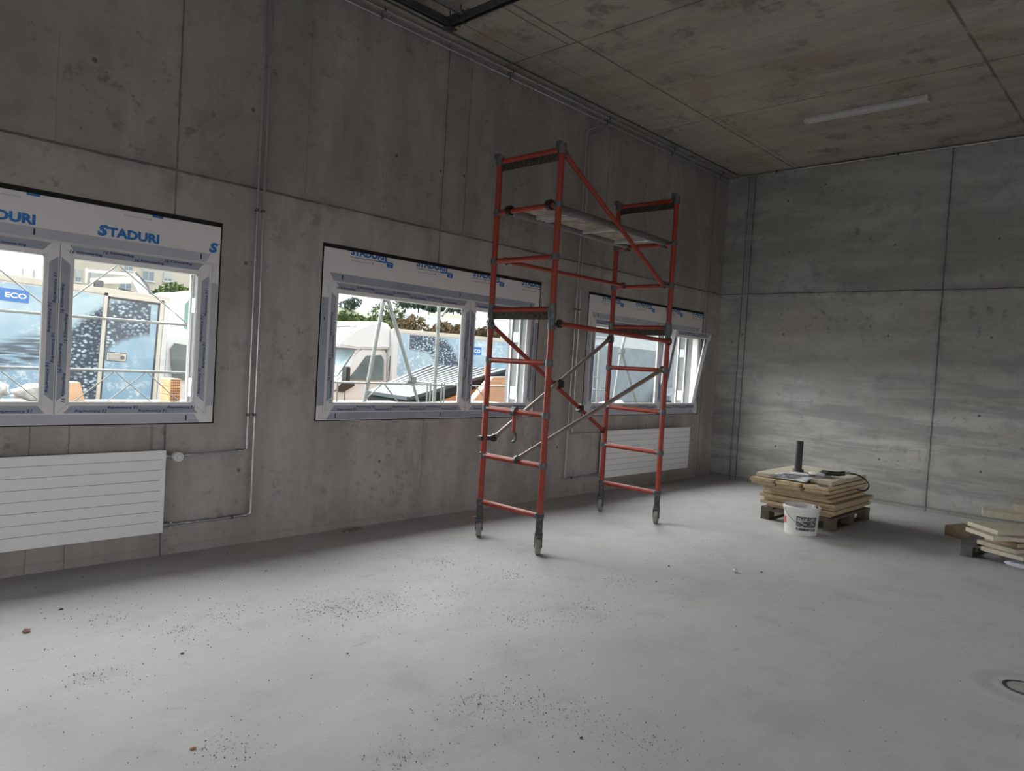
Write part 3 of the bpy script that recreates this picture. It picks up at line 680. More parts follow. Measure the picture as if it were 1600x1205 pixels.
for lv in range(2):
    for n_, a, b in nm:
        dx = {'left': -.035, 'middle': -.01, 'right': .02}[n_] + lv * -.022; sh = -.012 if lv == 0 else 0
        board(7.83 + dx, 9.03 + dx, a + sh, b + sh - (.004 if lv else 0), zz, zz + .034, '%s narrow board in the %s row above the wide boards, behind the bucket' % (n_, 'lower' if lv == 0 else 'upper'), 'narrow boards on the tall stack', M_board)
    zz += .0375
ZT = zz   # top of the narrow boards
pz = ZT + .001
board(7.90, 9.16, 2.78, 3.62, pz, pz + .042, 'pale notched panel lying on top of the tall stack', None, M_pale,
      poly=[(7.90, 3.60), (7.90, 3.44), (8.06, 3.30), (8.14, 3.10), (8.02, 3.03), (8.00, 2.79), (9.12, 2.80), (9.18, 3.64)], name='notched_panel')
PT = pz + .042
# things on the top panel
g = G('grey_white_paper', .7); p = g.pos(True); g.color(g.mix(g.ramp(g.noise(p, 12, 4), .4, .6), (.40, .40, .45), (.66, .66, .69))); M_paper = g.m
mb = MB(); nx, ny = 10, 8
for j in range(ny + 1):
    for i in range(nx + 1):
        u, v = i / nx, j / ny; x = 7.90 + .48 * u; y = 3.43 - .40 * v - .08 * u
        z = PT + .0035 + .004 * math.sin(7 * u + 3 * v); on = x > 7.98 + .14 * max(0, 1 - abs(v - .5) * 2)
        if not on: z -= min(.038, (7.98 + .14 * max(0, 1 - abs(v - .5) * 2) - x) * .55)
        mb.v.append((x - 8.0, y - 3.2, z - PT))
for j in range(ny):
    for i in range(nx): a = j * (nx + 1) + i; mb.f.append((a, a + 1, a + nx + 2, a + nx + 1))
o = tag(mb.build('paper_sheet', M_paper, loc=(8.0, 3.2, PT)), 'crumpled grey-white paper sheet drooping off the near edge of the top panel', 'paper')
o.modifiers.new('s', 'SOLIDIFY').thickness = .001
t = thing('pipe_stub', 'black upright plastic pipe standing on the top panel of the tall stack', 'pipe', (8.45, 3.345, PT))
M_bp = plain('matt_black_pipe', (.022, .023, .026), .55)
MB().lathe([(.001, .025), (.040, .025), (.0405, .36), (.0365, .36), (.0365, .33), (.001, .33)], n=28).build('tube_wall', M_bp, t)
MB().lathe([(.001, 0), (.062, 0), (.066, .012), (.060, .030), (.044, .034)], n=20).build('foot_collar', plain('dark_brown_rubber', (.06, .045, .04), .6), t)
o = MB().box(-.17, .17, -.012, .012, 0, .008).cyl((.10, 0, .012), (.17, 0, .012), .012, 10).build('jointing_iron', plain('worn_grey_steel', (.16, .16, .155), .45, .5), loc=(8.10, 3.19, PT + .006), rz=-1.05, bevel=.001)
tag(o, 'flat grey steel bar lying on the paper beside the black pipe', 'tool')
# crumpled white wrapper with a black cable
def blob(name, r, sq, seed, mat, n=3, amp=.25, loc=(0, 0, 0)):
    bm = bmesh.new(); bmesh.ops.create_icosphere(bm, subdivisions=n, radius=r); rnd = random.Random(seed)
    from mathutils import noise as N
    for v in bm.verts:
        k = 1 + amp * N.noise(v.co * (2.2 / r) + Vector((seed, 0, 0))) + amp * .5 * N.noise(v.co * (6 / r)); v.co = Vector((v.co.x * sq[0] * k, v.co.y * sq[1] * k, v.co.z * sq[2] * k))
    zmin = min(v.co.z for v in bm.verts)
    for v in bm.verts: v.co.z -= zmin
    me = bpy.data.meshes.new(name); bm.to_mesh(me); bm.free(); me.materials.append(mat)
    me.polygons.foreach_set('use_smooth', [True] * len(me.polygons))
    o = bpy.data.objects.new(name, me); COL.objects.link(o); o.location = loc; return o
M_wrap = plain('translucent_white_wrap', (.68, .68, .66), .3, 0, .15, 20, bump=.3)
tag(blob('plastic_wrapper', .07, (1.0, 1.3, .35), 3, M_wrap, loc=(8.28, 3.06, PT + .001)), 'crumpled white plastic wrapper on the top panel beside the black cable', 'wrapper')
t = thing('power_tool', 'black hand tool with a curved cable on the right of the top panel', 'tool', (8.36, 2.98, PT))
mb = MB().tube([(.02, .06, .045), (.0, -.02, .05), (.05, -.09, .045), (.09, -.16, .06)], .026, 12, .03); mb.cyl((.02, .04, .008), (.02, .04, .05), .05, 18); mb.build('tool_body', M_black, t)
MB().lathe([(.001, 0), (.055, 0), (.06, .006), (.05, .018), (.001, .022)], n=20).build('guard_disc', plain('pale_grey_guard', (.45, .45, .44), .4, .3), t, loc=(-.02, .0, .001))
MB().bar((.04, -.06, .055), (.13, -.21, .075), .028, .022).build('grip', plain('grey_grip', (.34, .33, .32), .6), t, bevel=.004)
MB().tube([(.10, -.17, .06), (.20, -.24, .055), (.24, -.33, .015), (.18, -.40, -.05), (.06, -.40, -.10), (-.03, -.34, -.085)], .009, 8, .05).build('cable', M_black, t)
o = MB().box(-.05, .05, -.018, .018, 0, .016).build('small_block', plain('grey_green_block', (.16, .18, .16), .6), loc=(7.885, 2.84, ZT + .0005), rz=-1.3, bevel=.003)
tag(o, 'small grey-green block on the near end of the narrow boards', 'block')

# bucket
t = thing('bucket', 'white plastic bucket with a dark printed label on the floor before the tall stack', 'bucket', (7.63, 2.95, 0))
M_bkt = plain('white_bucket_plastic', (.66, .65, .63), .38, 0, .05, 6)
MB().lathe([(.001, .004), (.150, .004), (.158, .0), (.176, .262), (.186, .264), (.188, .275), (.184, .292), (.174, .294), (.168, .275), (.150, .02), (.001, .02)], n=40).build('bucket_wall', M_bkt, t)
ca = math.atan2(-2.95, -7.63)     # towards the camera
def curved(a0, a1, z0, z1, rr, name, mat, n=14, nz=8, k=.0687):
    m_ = MB(); vs = []
    for j in range(nz + 1):
        for i in range(n + 1):
            z = z0 + (z1 - z0) * j / nz; a = a0 + (a1 - a0) * i / n; r = .158 + z * k + rr; vs.append((r * math.cos(a), r * math.sin(a), z))
    m_.add(vs, [(j * (n + 1) + i, j * (n + 1) + i + 1, (j + 1) * (n + 1) + i + 1, (j + 1) * (n + 1) + i) for j in range(nz) for i in range(n)]); return m_.build(name, mat, t)
g = G('bucket_label_print', .5); p = g.pos(True); X, Y, Z = g.sep(p)
n1 = g.noise(p, 26, 5, .7, k=(1, 1, 1.6)); band = g.line(Z, .178, .012); white = g.ramp(n1, .50, .56)
c = g.mix(white, (.035, .035, .045), (.34, .33, .33)); c = g.mix(g.line(Z, .155, .006), c, (.5, .5, .49)); c = g.mix(g.line(Z, .085, .007), c, (.5, .5, .49)); g.color(c)
curved(ca - .28, ca + 1.0, .052, .200, .0012, 'printed_label', g.m)
m_ = MB(); tm = MB(); tm.v = []; fp = MB(); fine_print(fp, 0, 7, 0, 1, 0, 11); tm.v = [(x / 7, y, z) for x, y, z in fp.v]; tm.f = fp.f
vs = []
for x, _, z in tm.v:
    zz_ = .160 + z * .030; a = ca - .20 + x * .55; r = .158 + zz_ * .0687 + .0022; vs.append((r * math.cos(a), r * math.sin(a), zz_))
m_.add(vs, tm.f); m_.build('label_lettering', M_panel, t, smooth=False)
curved(ca - 1.32, ca - 1.02, .10, .175, .0015, 'red_badge', plain('red_badge_print', (.55, .02, .06), .5), 8, 4)
hp = [((.180 + .004) * math.cos(ca - 1.15 + 1.55 * k / 14), (.184) * math.sin(ca - 1.15 + 1.55 * k / 14), .262 - .135 * math.sin(math.pi * min(1, k / 14 * .62))) for k in range(0, 11)]
MB().tube(hp, .0028, 6).build('wire_handle', M_couple, t)
for s_ in (-1.15,): MB().cyl((.172 * math.cos(ca + s_), .172 * math.sin(ca + s_), .262), (.192 * math.cos(ca + s_), .192 * math.sin(ca + s_), .262), .012, 10).build('handle_lug', M_bkt, t)
tag(blob('wrap_scrap', .028, (1.2, .6, .9), 8, M_wrap, loc=(7.74, 2.86, .252)), 'clear plastic scrap poking out over the rim of the white bucket', 'scrap')
# white plank end on the floor behind the bucket
# ---- second stack at the right edge
pallet((8.10, 1.585 - .8, 0), 0, 'grey wooden pallet at the right edge under the skewed boards', M_pallet2)
def quad_board(P, z0, z1, label, mat, group=None, name='shuttering_board'):
    cx = sum(p[0] for p in P) / len(P); cy = sum(p[1] for p in P) / len(P)
    mb = MB().prism([(p[0] - cx, p[1] - cy) for p in P], lambda u, v, t_: (u, v, t_), 0, z1 - z0)
    return tag(mb.build(name, mat, bevel=.0015, smooth=False, loc=(cx, cy, z0)), label, 'board', group)
def qb(a, b, L, z0, z1, label, mat, ext=None, group='boards of the low stack at the right edge'):
    """rectangle with near edge a-b, running away from the camera for L"""
    a = Vector(a); b = Vector(b); d = (b - a).normalized(); n_ = Vector((-d.y, d.x)); n_ = n_ if n_.x > 0 else -n_
    return quad_board([a, b, b + n_ * L, a + n_ * L], z0, z1, label, mat, group)
qb((7.793, 1.367), (7.64, 1.02), .85, .145, .180, 'pale board lowest in the skewed stack at the right edge', M_pale)
qb((7.90, 1.42), (7.73, 1.09), .85, .181, .216, 'pale board second from the pallet in the skewed right stack', M_pale)
qb((8.00, 1.38), (7.85, 1.10), .80, .217, .252, 'brown board third from the pallet in the skewed right stack', M_board)
qb((8.05, 1.30), (7.90, 1.02), .75, .253, .288, 'brown board fourth from the pallet in the skewed right stack', M_board)
qb((7.836, 1.505), (7.573, 1.241), .85, .290, .325, 'pale board just under the topmost of the skewed right stack', M_pale)
qb((7.969, 1.518), (7.708, 1.233), .85, .326, .362, 'topmost pale board of the skewed right stack, catching the window light', M_pale)
qb((8.45, 1.49), (8.53, 1.10), .30, .363, .425, 'short pale offcut behind on top of the skewed right stack', M_pale, group=None)
qb((8.70, 1.285), (8.74, .95), .30, .426, .50, 'pale offcut highest at the right edge of the photo', M_pale, group=None)
quad_board([(9.08, 1.94), (8.90, 1.63), (9.24, 1.60), (9.40, 1.84)], .002, .11, 'brown chunky timber offcut on the floor left of the right stack', M_brown, None, 'timber_offcut')
o = blob('plastic_sheet', .12, (1.0, 1.7, .28), 5, plain('white_blue_plastic', (.55, .55, .66), .4, 0, .2, 30, bump=.3), loc=(7.90, .98, .03)); tag(o, 'crumpled bluish-white plastic sheet hanging by the right pallet edge', 'plastic sheet')
# floor drain
t = thing('floor_drain', 'round metal floor drain cover at the right edge of the floor', 'drain', (4.80, .585, 0))
MB().lathe([(.001, .001), (.086, .001), (.088, .003), (.086, .0045), (.001, .0045)], n=32).build('cover', M_raw, t)
MB().ring((0, 0, .0002), (0, 0, .006), .106, .091, 32).build('rim', M_dark_metal, t)

# ------------------------------------------------------------------ debris on the floor
clusters = [(1.437, 4.451), (1.918, 4.104), (1.697, 4.018), (2.446, 3.847), (2.734, 3.857), (2.859, 3.614), (3.76, 4.223), (3.976, 3.663), (4.544, 3.069), (3.879, 2.86), (3.321, 2.983), (3.614, 2.863), (2.353, 2.362), (2.445, 2.328), (2.564, 2.19), (2.633, 2.013), (2.65, 1.738), (2.69, 1.568), (3.361, 3.56), (1.322, 2.719), (1.143, 3.678), (1.825, 2.172), (2.5, 3.9), (2.95, 3.75), (2.6, 3.7)]
def crumbs(n, smin, smax, seed, z=0):
    rnd = random.Random(seed); mb = MB()
    for k in range(n):
        if rnd.random() < .72:
            c = clusters[rnd.randrange(len(clusters))]; sx = rnd.choice((.06, .13, .28)); x = rnd.gauss(c[0], sx); y = rnd.gauss(c[1], sx)
        else: x = rnd.uniform(.6, 8); y = rnd.uniform(.2, 5.4)
        if y > 5.5 or x < .2: continue
        s_ = smin + (smax - smin) * rnd.random() ** 3; R = Euler((rnd.random() * 3, rnd.random() * 3, rnd.random() * 3)).to_matrix()
        vs = [R @ Vector(v) * s_ for v in ((1, 0, 0), (-.8, .3, 0), (0, -.9, .1), (0, .8, .2), (0, .1, .8), (.1, 0, -.7))]
        zm = min(v.z for v in vs); vs = [(v.x + x, v.y + y, v.z - zm) for v in vs]
        mb.add(vs, [(0, 3, 4), (3, 1, 4), (1, 2, 4), (2, 0, 4), (3, 0, 5), (1, 3, 5), (2, 1, 5), (0, 2, 5)])
    return mb
M_crumb = plain('grey_crumbs', (.16, .15, .14), .9, 0, .5, 30, obj=False)
M_crumb2 = plain('pale_crumbs', (.55, .54, .52), .9, 0, .2, 30, obj=False)
tag(crumbs(5500, .001, .0048, 1).build('dark_grit', M_crumb, smooth=False), 'dark grit and crumbs scattered over the concrete floor', 'grit', kind='stuff')
tag(crumbs(3500, .001, .004, 2).build('pale_grit', M_crumb2, smooth=False), 'pale sand and mortar crumbs scattered over the concrete floor', 'grit', kind='stuff')
M_chip = plain('dark_chip', (.03, .028, .026), .8)
for x, y, s_, lab in ((1.271, 4.746, .013, 'small dark chip on the floor below the nearest radiator'), (2.216, 3.199, .010, 'small dark chip alone on the pale floor, centre left'),
        (2.574, 4.775, .010, 'small dark chip on the floor in front of the two pipe drops'), (5.258, 3.089, .014, 'dark chip on the floor between scaffold and bucket, farther one'),
        (4.774, 2.905, .012, 'dark chip on the floor between scaffold and bucket, nearer one'), (2.497, 1.838, .011, 'dark crumb in the gravelly patch nearest the camera'),
        (5.76, 2.52, .016, 'dark chip beside the white crumpled scrap'), (1.557, 3.713, .012, 'dark crumb on the floor below the left radiator, nearer the camera')):
    tag(blob('debris_chip', s_ * .55, (1.5, 1, .6), int(x * 99), M_chip, 1, .5, (x, y, 0)), lab, 'chip', 'dark chips on the floor')
tag(blob('paper_scrap', .014, (1.4, 1, .7), 4, plain('red_scrap', (.42, .22, .20), .6, 0, .4, 60), 2, .6, (1.041, 4.483, 0)), 'small reddish scrap on the floor below the nearest radiator', 'scrap')
tag(blob('paper_scrap', .017, (1.3, 1, .7), 6, M_wrap, 2, .6, (5.583, 2.666, 0)), 'small white crumpled scrap on the floor in front of the bucket', 'scrap')
tag(blob('paper_scrap', .008, (1.8, .8, .5), 2, plain('orange_scrap', (.5, .2, .12), .6), 1, .5, (1.228, 2.791, 0)), 'tiny orange scrap near the bottom left of the floor', 'scrap')
mb = MB().tube([(0, 0, .004), (.07, .03, .012), (.12, -.02, .006), (.20, .01, .018), (.16, .06, .005)], .006, 6, .03); mb.tube([(.05, -.03, .004), (.14, .03, .02), (.22, .0, .004)], .005, 6, .03)
tag(mb.build('cable_offcut', M_brown, loc=(3.66, 5.46, 0)), 'short tangled offcut lying at the wall foot right of the pipe drops', 'offcut')
mb = MB().box(-.10, .10, -.02, .02, 0, .012).build('wood_strip', M_pale, loc=(5.2, 5.35, 0), rz=.25, bevel=.002); tag(mb, 'small pale wood strip at the wall foot behind the scaffold', 'wood strip')

# ================================================================== OUTSIDE
def gz(y): return -.5 if y < 16 else -.5 - .9 * min(1, (y - 16) / 24)
M_ground = speck('dark_wet_gravel_yard', (.07, .068, .065), .5, 12)
M_grass = plain('meadow_grass', (.062, .078, .03), .9, 0, .25, .3, obj=False)
mb = MB(); ys = [6.0, 16, 40, 62, 90, 130]; zs = [-.5, -.5, -1.4, -1.4, None, None]; xs = [-60, -20, 0, 20, 40, 57, 66, 78, 100, 160]
ridge = [3, 3, 3.5, 4, 9.2, 8.3, 7.5, 9.0, 9.6, 10]
def grid(ys_, zf, mat, name):
    m_ = MB()
    for j, y in enumerate(ys_):
        for i, x in enumerate(xs): m_.v.append((x, y, zf(j, i)))
    n = len(xs)
    for j in range(len(ys_) - 1):
        for i in range(n - 1): m_.f.append((j * n + i, j * n + i + 1, (j + 1) * n + i + 1, (j + 1) * n + i))
    return m_.build(name, mat)
structure(grid([6.0, 16, 40, 62], lambda j, i: [-.5, -.5, -1.4, -1.4][j], M_ground, 'yard_ground'))
structure(grid([-60, YR - .3], lambda j, i: -.02, plain('dark_asphalt', (.06, .06, .06), .9, obj=False), 'added_outer_ground'))  # unseen ground, added dark to cut light coming from below
structure(grid([62, 90, 140], lambda j, i: [-1.4, ridge[i], ridge[i] - .5][j], M_grass, 'hillside'))

M_white = plain('white_vehicle_paint', (.62, .63, .64), .25, 0, .02, 2)
M_cream = plain('cream_vehicle_trim', (.60, .57, .50), .4, 0, .04, 3)
M_vglass = plain('dark_vehicle_glass', (.07, .10, .10), .08, 0, .3, 3)
M_vglass2 = plain('sky_reflecting_windscreen', (.25, .32, .35), .08, 0, .3, 2)
M_rub = plain('black_rubber', (.02, .02, .02), .8)
def wrap_mat(name, dirx, cx, cz, R, x0, x1, tails):
    """printed vehicle wrap: pale blue water with a dark scaly band"""
    g = G(name, .35); p = g.pos(); X, Y, Z = g.sep(p)
    n = g.noise(p, 1.3, 5, .6); c = g.mix(g.ramp(n, .35, .65), (.25, .40, .52), (.48, .62, .70))
    c = g.mix(g.ramp(Z, .4, 2.2), (.20, .36, .52), c)
    spl = g.noise(p, 7, 6, .75); c = g.mix(g.M('MULTIPLY', g.ramp(spl, .51, .62), g.ramp(g.noise(p, 1.1, 2), .45, .6)), c, (.68, .76, .80))
    d = g.M('SQRT', g.M('ADD', g.M('POWER', g.M('SUBTRACT', X, cx), 2), g.M('POWER', g.M('SUBTRACT', Z, cz), 2)))
    dd = g.M('ADD', g.M('ABSOLUTE', g.M('SUBTRACT', d, R)), g.M('MULTIPLY', g.M('SUBTRACT', g.noise(p, 3, 3), .5), .22))
    m = g.ramp(dd, .26, .36, 1, 0); m = g.M('MULTIPLY', m, g.M('GREATER_THAN', X, x0)); m = g.M('MULTIPLY', m, g.M('LESS_THAN', X, x1))
    rot = g.n('ShaderNodeMapping'); g.put(rot.inputs[0], p); rot.inputs['Rotation'].default_value = (0, .7, 0); rot.inputs['Scale'].default_value = (1, .05, 1.6)
    sc = g.vor(rot.outputs[0], 15); scale = g.mix(g.ramp(sc, .27, .50), (.50, .62, .72), (.035, .065, .10))
    dark = g.ramp(g.noise(p, 3.2, 2), .42, .58); scale = g.mix(g.M('MULTIPLY', dark, .6), scale, (.035, .05, .085))
    c = g.mix(m, c, scale)
    if tails:
        wv = g.noise(p, 2.5, 3, .5, k=(1.0, .1, 11)); rot2 = None
        t_ = g.ramp(g.M('ABSOLUTE', g.M('SUBTRACT', g.M('SUBTRACT', Z, 1.34), g.M('MULTIPLY', g.M('SUBTRACT', X, 2.7), .35))), .14, .28, 1, 0)
        t_ = g.M('MULTIPLY', t_, g.M('LESS_THAN', X, 3.1)); c = g.mix(g.M('MULTIPLY', t_, g.ramp(wv, .38, .52)), c, (.05, .075, .11))
    g.color(c); return g.m
def truck(label, xf, yn, dr, L, ztop, zg, wrap, signx, tilt=0, reefer=True, door=None):
    """xf = front wall of the box, yn = side facing us, dr = +1 / -1 driving direction"""
    t = thing('delivery_truck', label, 'truck', (xf, yn, zg)); t.rotation_euler = (0, tilt, 0)
    H = ztop - zg; W_ = 2.1; P = lambda s, y, z: (dr * s, y, z)
    bx = lambda m, s0, s1, y0, y1, z0, z1: m.box(min(dr * s0, dr * s1), max(dr * s0, dr * s1), y0, y1, z0, z1)
    body = bx(MB(), -L, 0, 0, W_, .86, H - .02).build('cargo_box', M_white, t, bevel=.02)
    bx(MB(), -L + .05, -.17, -.004, .002, .90, H - .12).build('side_wrap', wrap, t, smooth=False)
    bx(MB(), -L, 0, -.02, .05, H - .10, H).build('roof_rail', M_cream, t, bevel=.01)
    bx(MB(), -L, 0, -.02, .05, .80, .90).build('sill_rail', M_cream, t, bevel=.01)
    bx(MB(), -.10, .01, -.015, .06, .86, H - .05).build('corner_post', M_white, t, bevel=.02)
    bx(MB(), -L, 0, .3, W_ - .3, .55, .80).build('chassis', M_dark_metal, t)
    for s in (-L * .72, 1.45):
        for y in (.12, W_ - .12):
            w_ = MB().lathe([(.10, -.11), (.30, -.12), (.36, -.09), (.36, .09), (.30, .12), (.10, .11)], n=24, M=Matrix.Rotation(math.pi / 2, 3, 'X')).build('wheel', M_rub, t, loc=P(s, y, .36))
            MB().lathe([(.01, -.10), (.19, -.115), (.20, -.10), (.20, .10), (.01, .10)], n=16, M=Matrix.Rotation(math.pi / 2, 3, 'X')).build('hub', M_steel, w_)
    # cab
    def cab(pts, y0, y1, bev, name, mat, ins=.16):
        f = lambda u, v, tt: P(u, (y0 if tt == 0 else y1) + (1 if tt == 0 else -1) * ins * max(0, min(1, (v - 1.45) / .8)), v)
        return MB().prism(pts, f, 0, 1).build(name, mat, t, bevel=bev)
    c = cab([(-.02, .45), (-.02, 2.20), (.10, 2.28), (.75, 2.26), (.90, 2.18), (1.42, 1.50), (2.15, 1.30), (2.38, 1.10), (2.45, .75), (2.45, .40), (1.95, .38), (1.0, .38)], .05, W_ - .05, .05, 'cab', M_white)
    MB().prism([(0, 0), (1, 0), (1, 1), (0, 1)], lambda u, v, tt: P(.955 + .44 * (1 - v) + .012 * tt, .20 + u * (W_ - .4) - (v - .5) * 0, 1.56 + v * .60 + .012 * tt), 0, 1).build('windscreen', M_vglass2, c)
    for y, sg in ((.05, 1), (W_ - .05, -1)):
        f = lambda u, v, tt: P(u, y + sg * (.16 * max(0, min(1, (v - 1.45) / .8)) - .012 + .02 * tt), v)
        MB().prism([(1.18, 1.50), (.63, 2.08), (.20, 2.11), (.13, 2.0), (.18, 1.50)], f, 0, 1).build('side_window', M_vglass, c)
        MB().prism([(1.30, 1.46), (1.05, 1.46), (1.0, 1.36), (1.30, 1.20), (1.55, 1.22)], f, 0, 1).build('lower_quarter_panel', M_black, c)
        bx(MB(), .02, .03, y - sg * .006, y + sg * .01, .55, 2.1).build('door_gap', M_gasket, c); bx(MB(), 1.25, 1.26, y - sg * .006, y + sg * .01, .55, 1.25).build('door_gap', M_gasket, c)
        bx(MB(), .12, .28, y - sg * .03, y, 1.30, 1.34).build('door_handle', M_white, c, bevel=.005)
        bx(MB(), 1.30, 1.40, y - sg * .26, y - sg * .04, 1.45, 1.80).build('mirror', M_black, c, bevel=.02)
    bx(MB(), 2.40, 2.50, .10, W_ - .10, .38, .72).build('bumper', M_black, c, bevel=.02)
    for y in (.15, W_ - .45): bx(MB(), 2.25, 2.44, y, y + .30, .85, 1.08).build('headlight', M_glassy, c, bevel=.02)
    if reefer:
        f = lambda u, v, tt: P(u, (.08 if tt == 0 else W_ - .08) + (1 if tt == 0 else -1) * (.12 * max(0, (u - .3)) + .18 * max(0, (v - 2.6))), v)
        r = MB().prism([(-.02, 2.26), (-.02, 2.86), (.20, 2.92), (.55, 2.89), (1.02, 2.66), (1.38, 2.38), (1.42, 2.26), (.9, 2.22)], f, 0, 1).build('roof_fairing', M_white, t, bevel=.05)
        f2 = lambda u, v, tt: P(u, .35 + v * 1.35, 2.89 - (u - .55) * .49 + .015 + .01 * tt)
        MB().prism([(.66, .08), (.88, .0), (.88, 1), (.66, .92)], f2, 0, 1).build('fairing_grille', M_black, r)
    # blue sign
    sx0, sx1, sz0, sz1, word = signx
    bx_ = MB().box(sx0 - xf, sx1 - xf, -.012, -.003, sz0 - zg, sz1 - zg).build('blue_sign', M_signblue, t, smooth=False)
    hh = sz1 - sz0; mt = MB(); text_mb(mt, word, sx1 - xf - hh * 1.65, sx1 - xf - hh * .17, sz0 - zg + hh * .30, sz1 - zg - hh * .28, -.014, 0, .03); mt.build('sign_lettering', M_signwhite, bx_, smooth=False)
    if door:
        a, b, z0, z1 = door; a -= xf; b -= xf; z0 -= zg; z1 -= zg; d = part('side_door', t, None)
        m_ = MB(); m_.box(a, a + .055, -.03, -.002, z0, z1).box(b - .055, b, -.03, -.002, z0, z1).box(a, b, -.03, -.002, z1 - .05, z1)
        m_.build('door_frame', M_cream, d, bevel=.004)
        m_ = MB(); m_.box(a + .055, a + .085, -.012, -.003, z0 + .22, z1 - .05).box(a + .055, b - .05, -.012, -.003, z1 - .085, z1 - .05).box(a + .055, b - .05, -.012, -.003, z0 + .20, z0 + .225).box(b - .08, b - .055, -.012, -.003, z0 + .22, z1 - .05)
        m_.build('door_seal', M_gasket, d)
        h_ = MB().box(a + .10, a + .40, -.02, -.003, z0 + .88, z0 + 1.02).build('door_handle', M_cream, d, bevel=.01)
        MB().box(a + .13, a + .32, -.026, -.018, z0 + .905, z0 + .995).build('latch_recess', plain('latch_cream', (.42, .41, .37), .4), h_, bevel=.004)
        MB().cyl((a + .335, -.03, z0 + .945), (a + .335, -.018, z0 + .945), .032, 14).build('lock', M_couple, h_)
    return t
M_glassy = plain('headlamp_glass', (.55, .56, .58), .1)
M_signblue = plain('sign_blue', (.02, .16, .50), .4, 0, .02); M_signwhite = plain('sign_white', (.8, .8, .8), .5, 0, .01)
truck('delivery truck with a blue fish wrap and side door, outside the nearest window', 4.66, 12.5, 1, 6.2, 2.36, -.5, wrap_mat('fish_wrap', 1, 4.45, .95, 1.05, 3.1, 4.47, True), (1.7, 2.67, 1.98, 2.16, 'ECO'), math.radians(2.2), False, (3.66, 4.56, .35, 2.29))
truck('white delivery truck with roof fairing, cab facing left, outside the middle window', 10.74, 14.3, -1, 7.0, 2.28, -.5, wrap_mat('fish_wrap_dark', -1, 11.4, .6, 1.5, 11.25, 14, False), (13.1, 13.73, 1.77, 1.98, 'ECO'))

# crane truck behind the first truck
t = thing('crane_truck', 'white crane truck with folded boom behind the fish-wrapped truck', 'truck', (6.8, 16.9, -.5))
q = lambda x, z, y=17.4: (x * 1.24 - 6.8, y - 16.9, 1.6 + (z - 1.6) * 1.24 + .5)
MB().prism([(0, 1.0), (0, 2.9), (.12, 3.22), (.30, 3.32), (1.9, 3.32), (2.25, 2.2), (2.3, 1.0)], lambda u, v, tt: (u - .18, tt, v), 0, 2.2).build('cab', M_white, t, bevel=.06)
MB().prism([(.10, 2.45), (.10, 3.0), (.22, 3.15), (.62, 3.15), (.62, 2.3)], lambda u, v, tt: (u - .12, tt, v), -.01, .01).build('cab_window', plain('green_tinted_glass', (.12, .25, .20), .1), t)
MB().box(-.6, 2.1, .1, 2.1, .55, 1.0).build('chassis', M_dark_metal, t)
for x in (-.2, 1.5): MB().lathe([(.15, -.14), (.40, -.14), (.45, -.1), (.45, .1), (.40, .14), (.15, .14)], n=20, M=Matrix.Rotation(math.pi / 2, 3, 'X')).build('wheel', M_rub, t, loc=(x, .2, .45))
MB().cyl(q(5.22, 1.6), q(5.16, 2.15), .14, 12).build('crane_column', M_white, t)
MB().bar(q(5.16, 2.05), q(4.72, 2.74), .16, .15).build('main_boom', M_white, t, bevel=.02)
MB().bar(q(4.70, 2.72), q(4.02, 2.60), .13, .10).bar(q(4.66, 2.66), q(4.20, 2.60), .10, .09).build('folded_boom', M_cream, t, bevel=.01)
MB().bar(q(4.72, 2.79), q(3.94, 2.76), .09, .055).cyl(q(3.94, 2.80), q(3.94, 2.55), .02, 8).build('upper_boom', M_white, t)
MB().box(*(lambda a: (a[0] - .10, a[0] + .10, a[1] - .08, a[1] + .08, a[2] - .10, a[2] + .07))(q(4.12, 2.57))).build('hook_block', M_couple, t, bevel=.02)
MB().tube([q(4.72, 2.84), q(4.95, 2.62), q(5.02, 2.35), q(5.18, 2.1)], .025, 6, .1).tube([q(4.45, 2.52), q(4.8, 2.45), q(4.98, 2.2)], .02, 6, .1).build('hydraulic_hose', M_couple, t)

# facade scaffold outside the windows
t = thing('facade_scaffold', 'galvanised facade scaffold with guard rails and inclined props outside the windows', 'scaffold', (6.0, 8.0, -.5))
def S(x, z, y=8.0): return Vector((x - 6.0, y - 8.0, z + .5))
def tb(name, pts, r=.012): return MB().tube([S(*p) for p in pts], r, 8).build(name, M_galv, t)
for z in (1.805, 1.285): tb('guard_rail', [(-2, z), (3.26, z)], .014)
for a, b in (((1.3, 2.36), (1.99, 1.82)), ((2.53, 2.36), (1.99, 1.85)), ((2.53, 2.36), (3.24, 1.82))): tb('diagonal_rod', [a, b], .007)
tb('diagonal_rod', [(1.30, 2.36), (.4, 1.82)], .007)
for a, b in (((2.53, 1.27), (2.10, .90)), ((2.83, 1.27), (2.40, .90)), ((2.55, 1.27), (2.98, .90)), ((2.86, 1.27), (3.27, .90)), ((1.55, 1.27), (1.98, .90))): tb('lattice_rod', [a, b], .006)
tb('standard', [(3.27, -.5), (3.27, 1.84)], .012); tb('standard', [(-1.2, -.5), (-1.2, 3.5)], .024)
tb('guard_rail', [(4.4, 1.225), (8.6, 1.225)], .013); tb('guard_rail', [(4.4, .90), (8.6, .90)], .013)
tb('standard', [(6.83, -.5, 8.04), (6.83, 3.4, 8.04)], .026); tb('diagonal_rod', [(6.86, 2.22), (7.15, 2.62)], .016)
MB().cyl(S(6.83, 2.05, 8.04), S(6.83, 2.07, 8.04), .036, 12).cyl(S(6.83, 1.50, 8.04), S(6.83, 1.56, 8.04), .031, 12).build('joint_collar', M_galv, t)
tb('inclined_prop', [(5.36, -.5), (5.83, 2.42)], .026); tb('inclined_prop', [(5.86, 2.42), (6.37, 1.28)], .026)
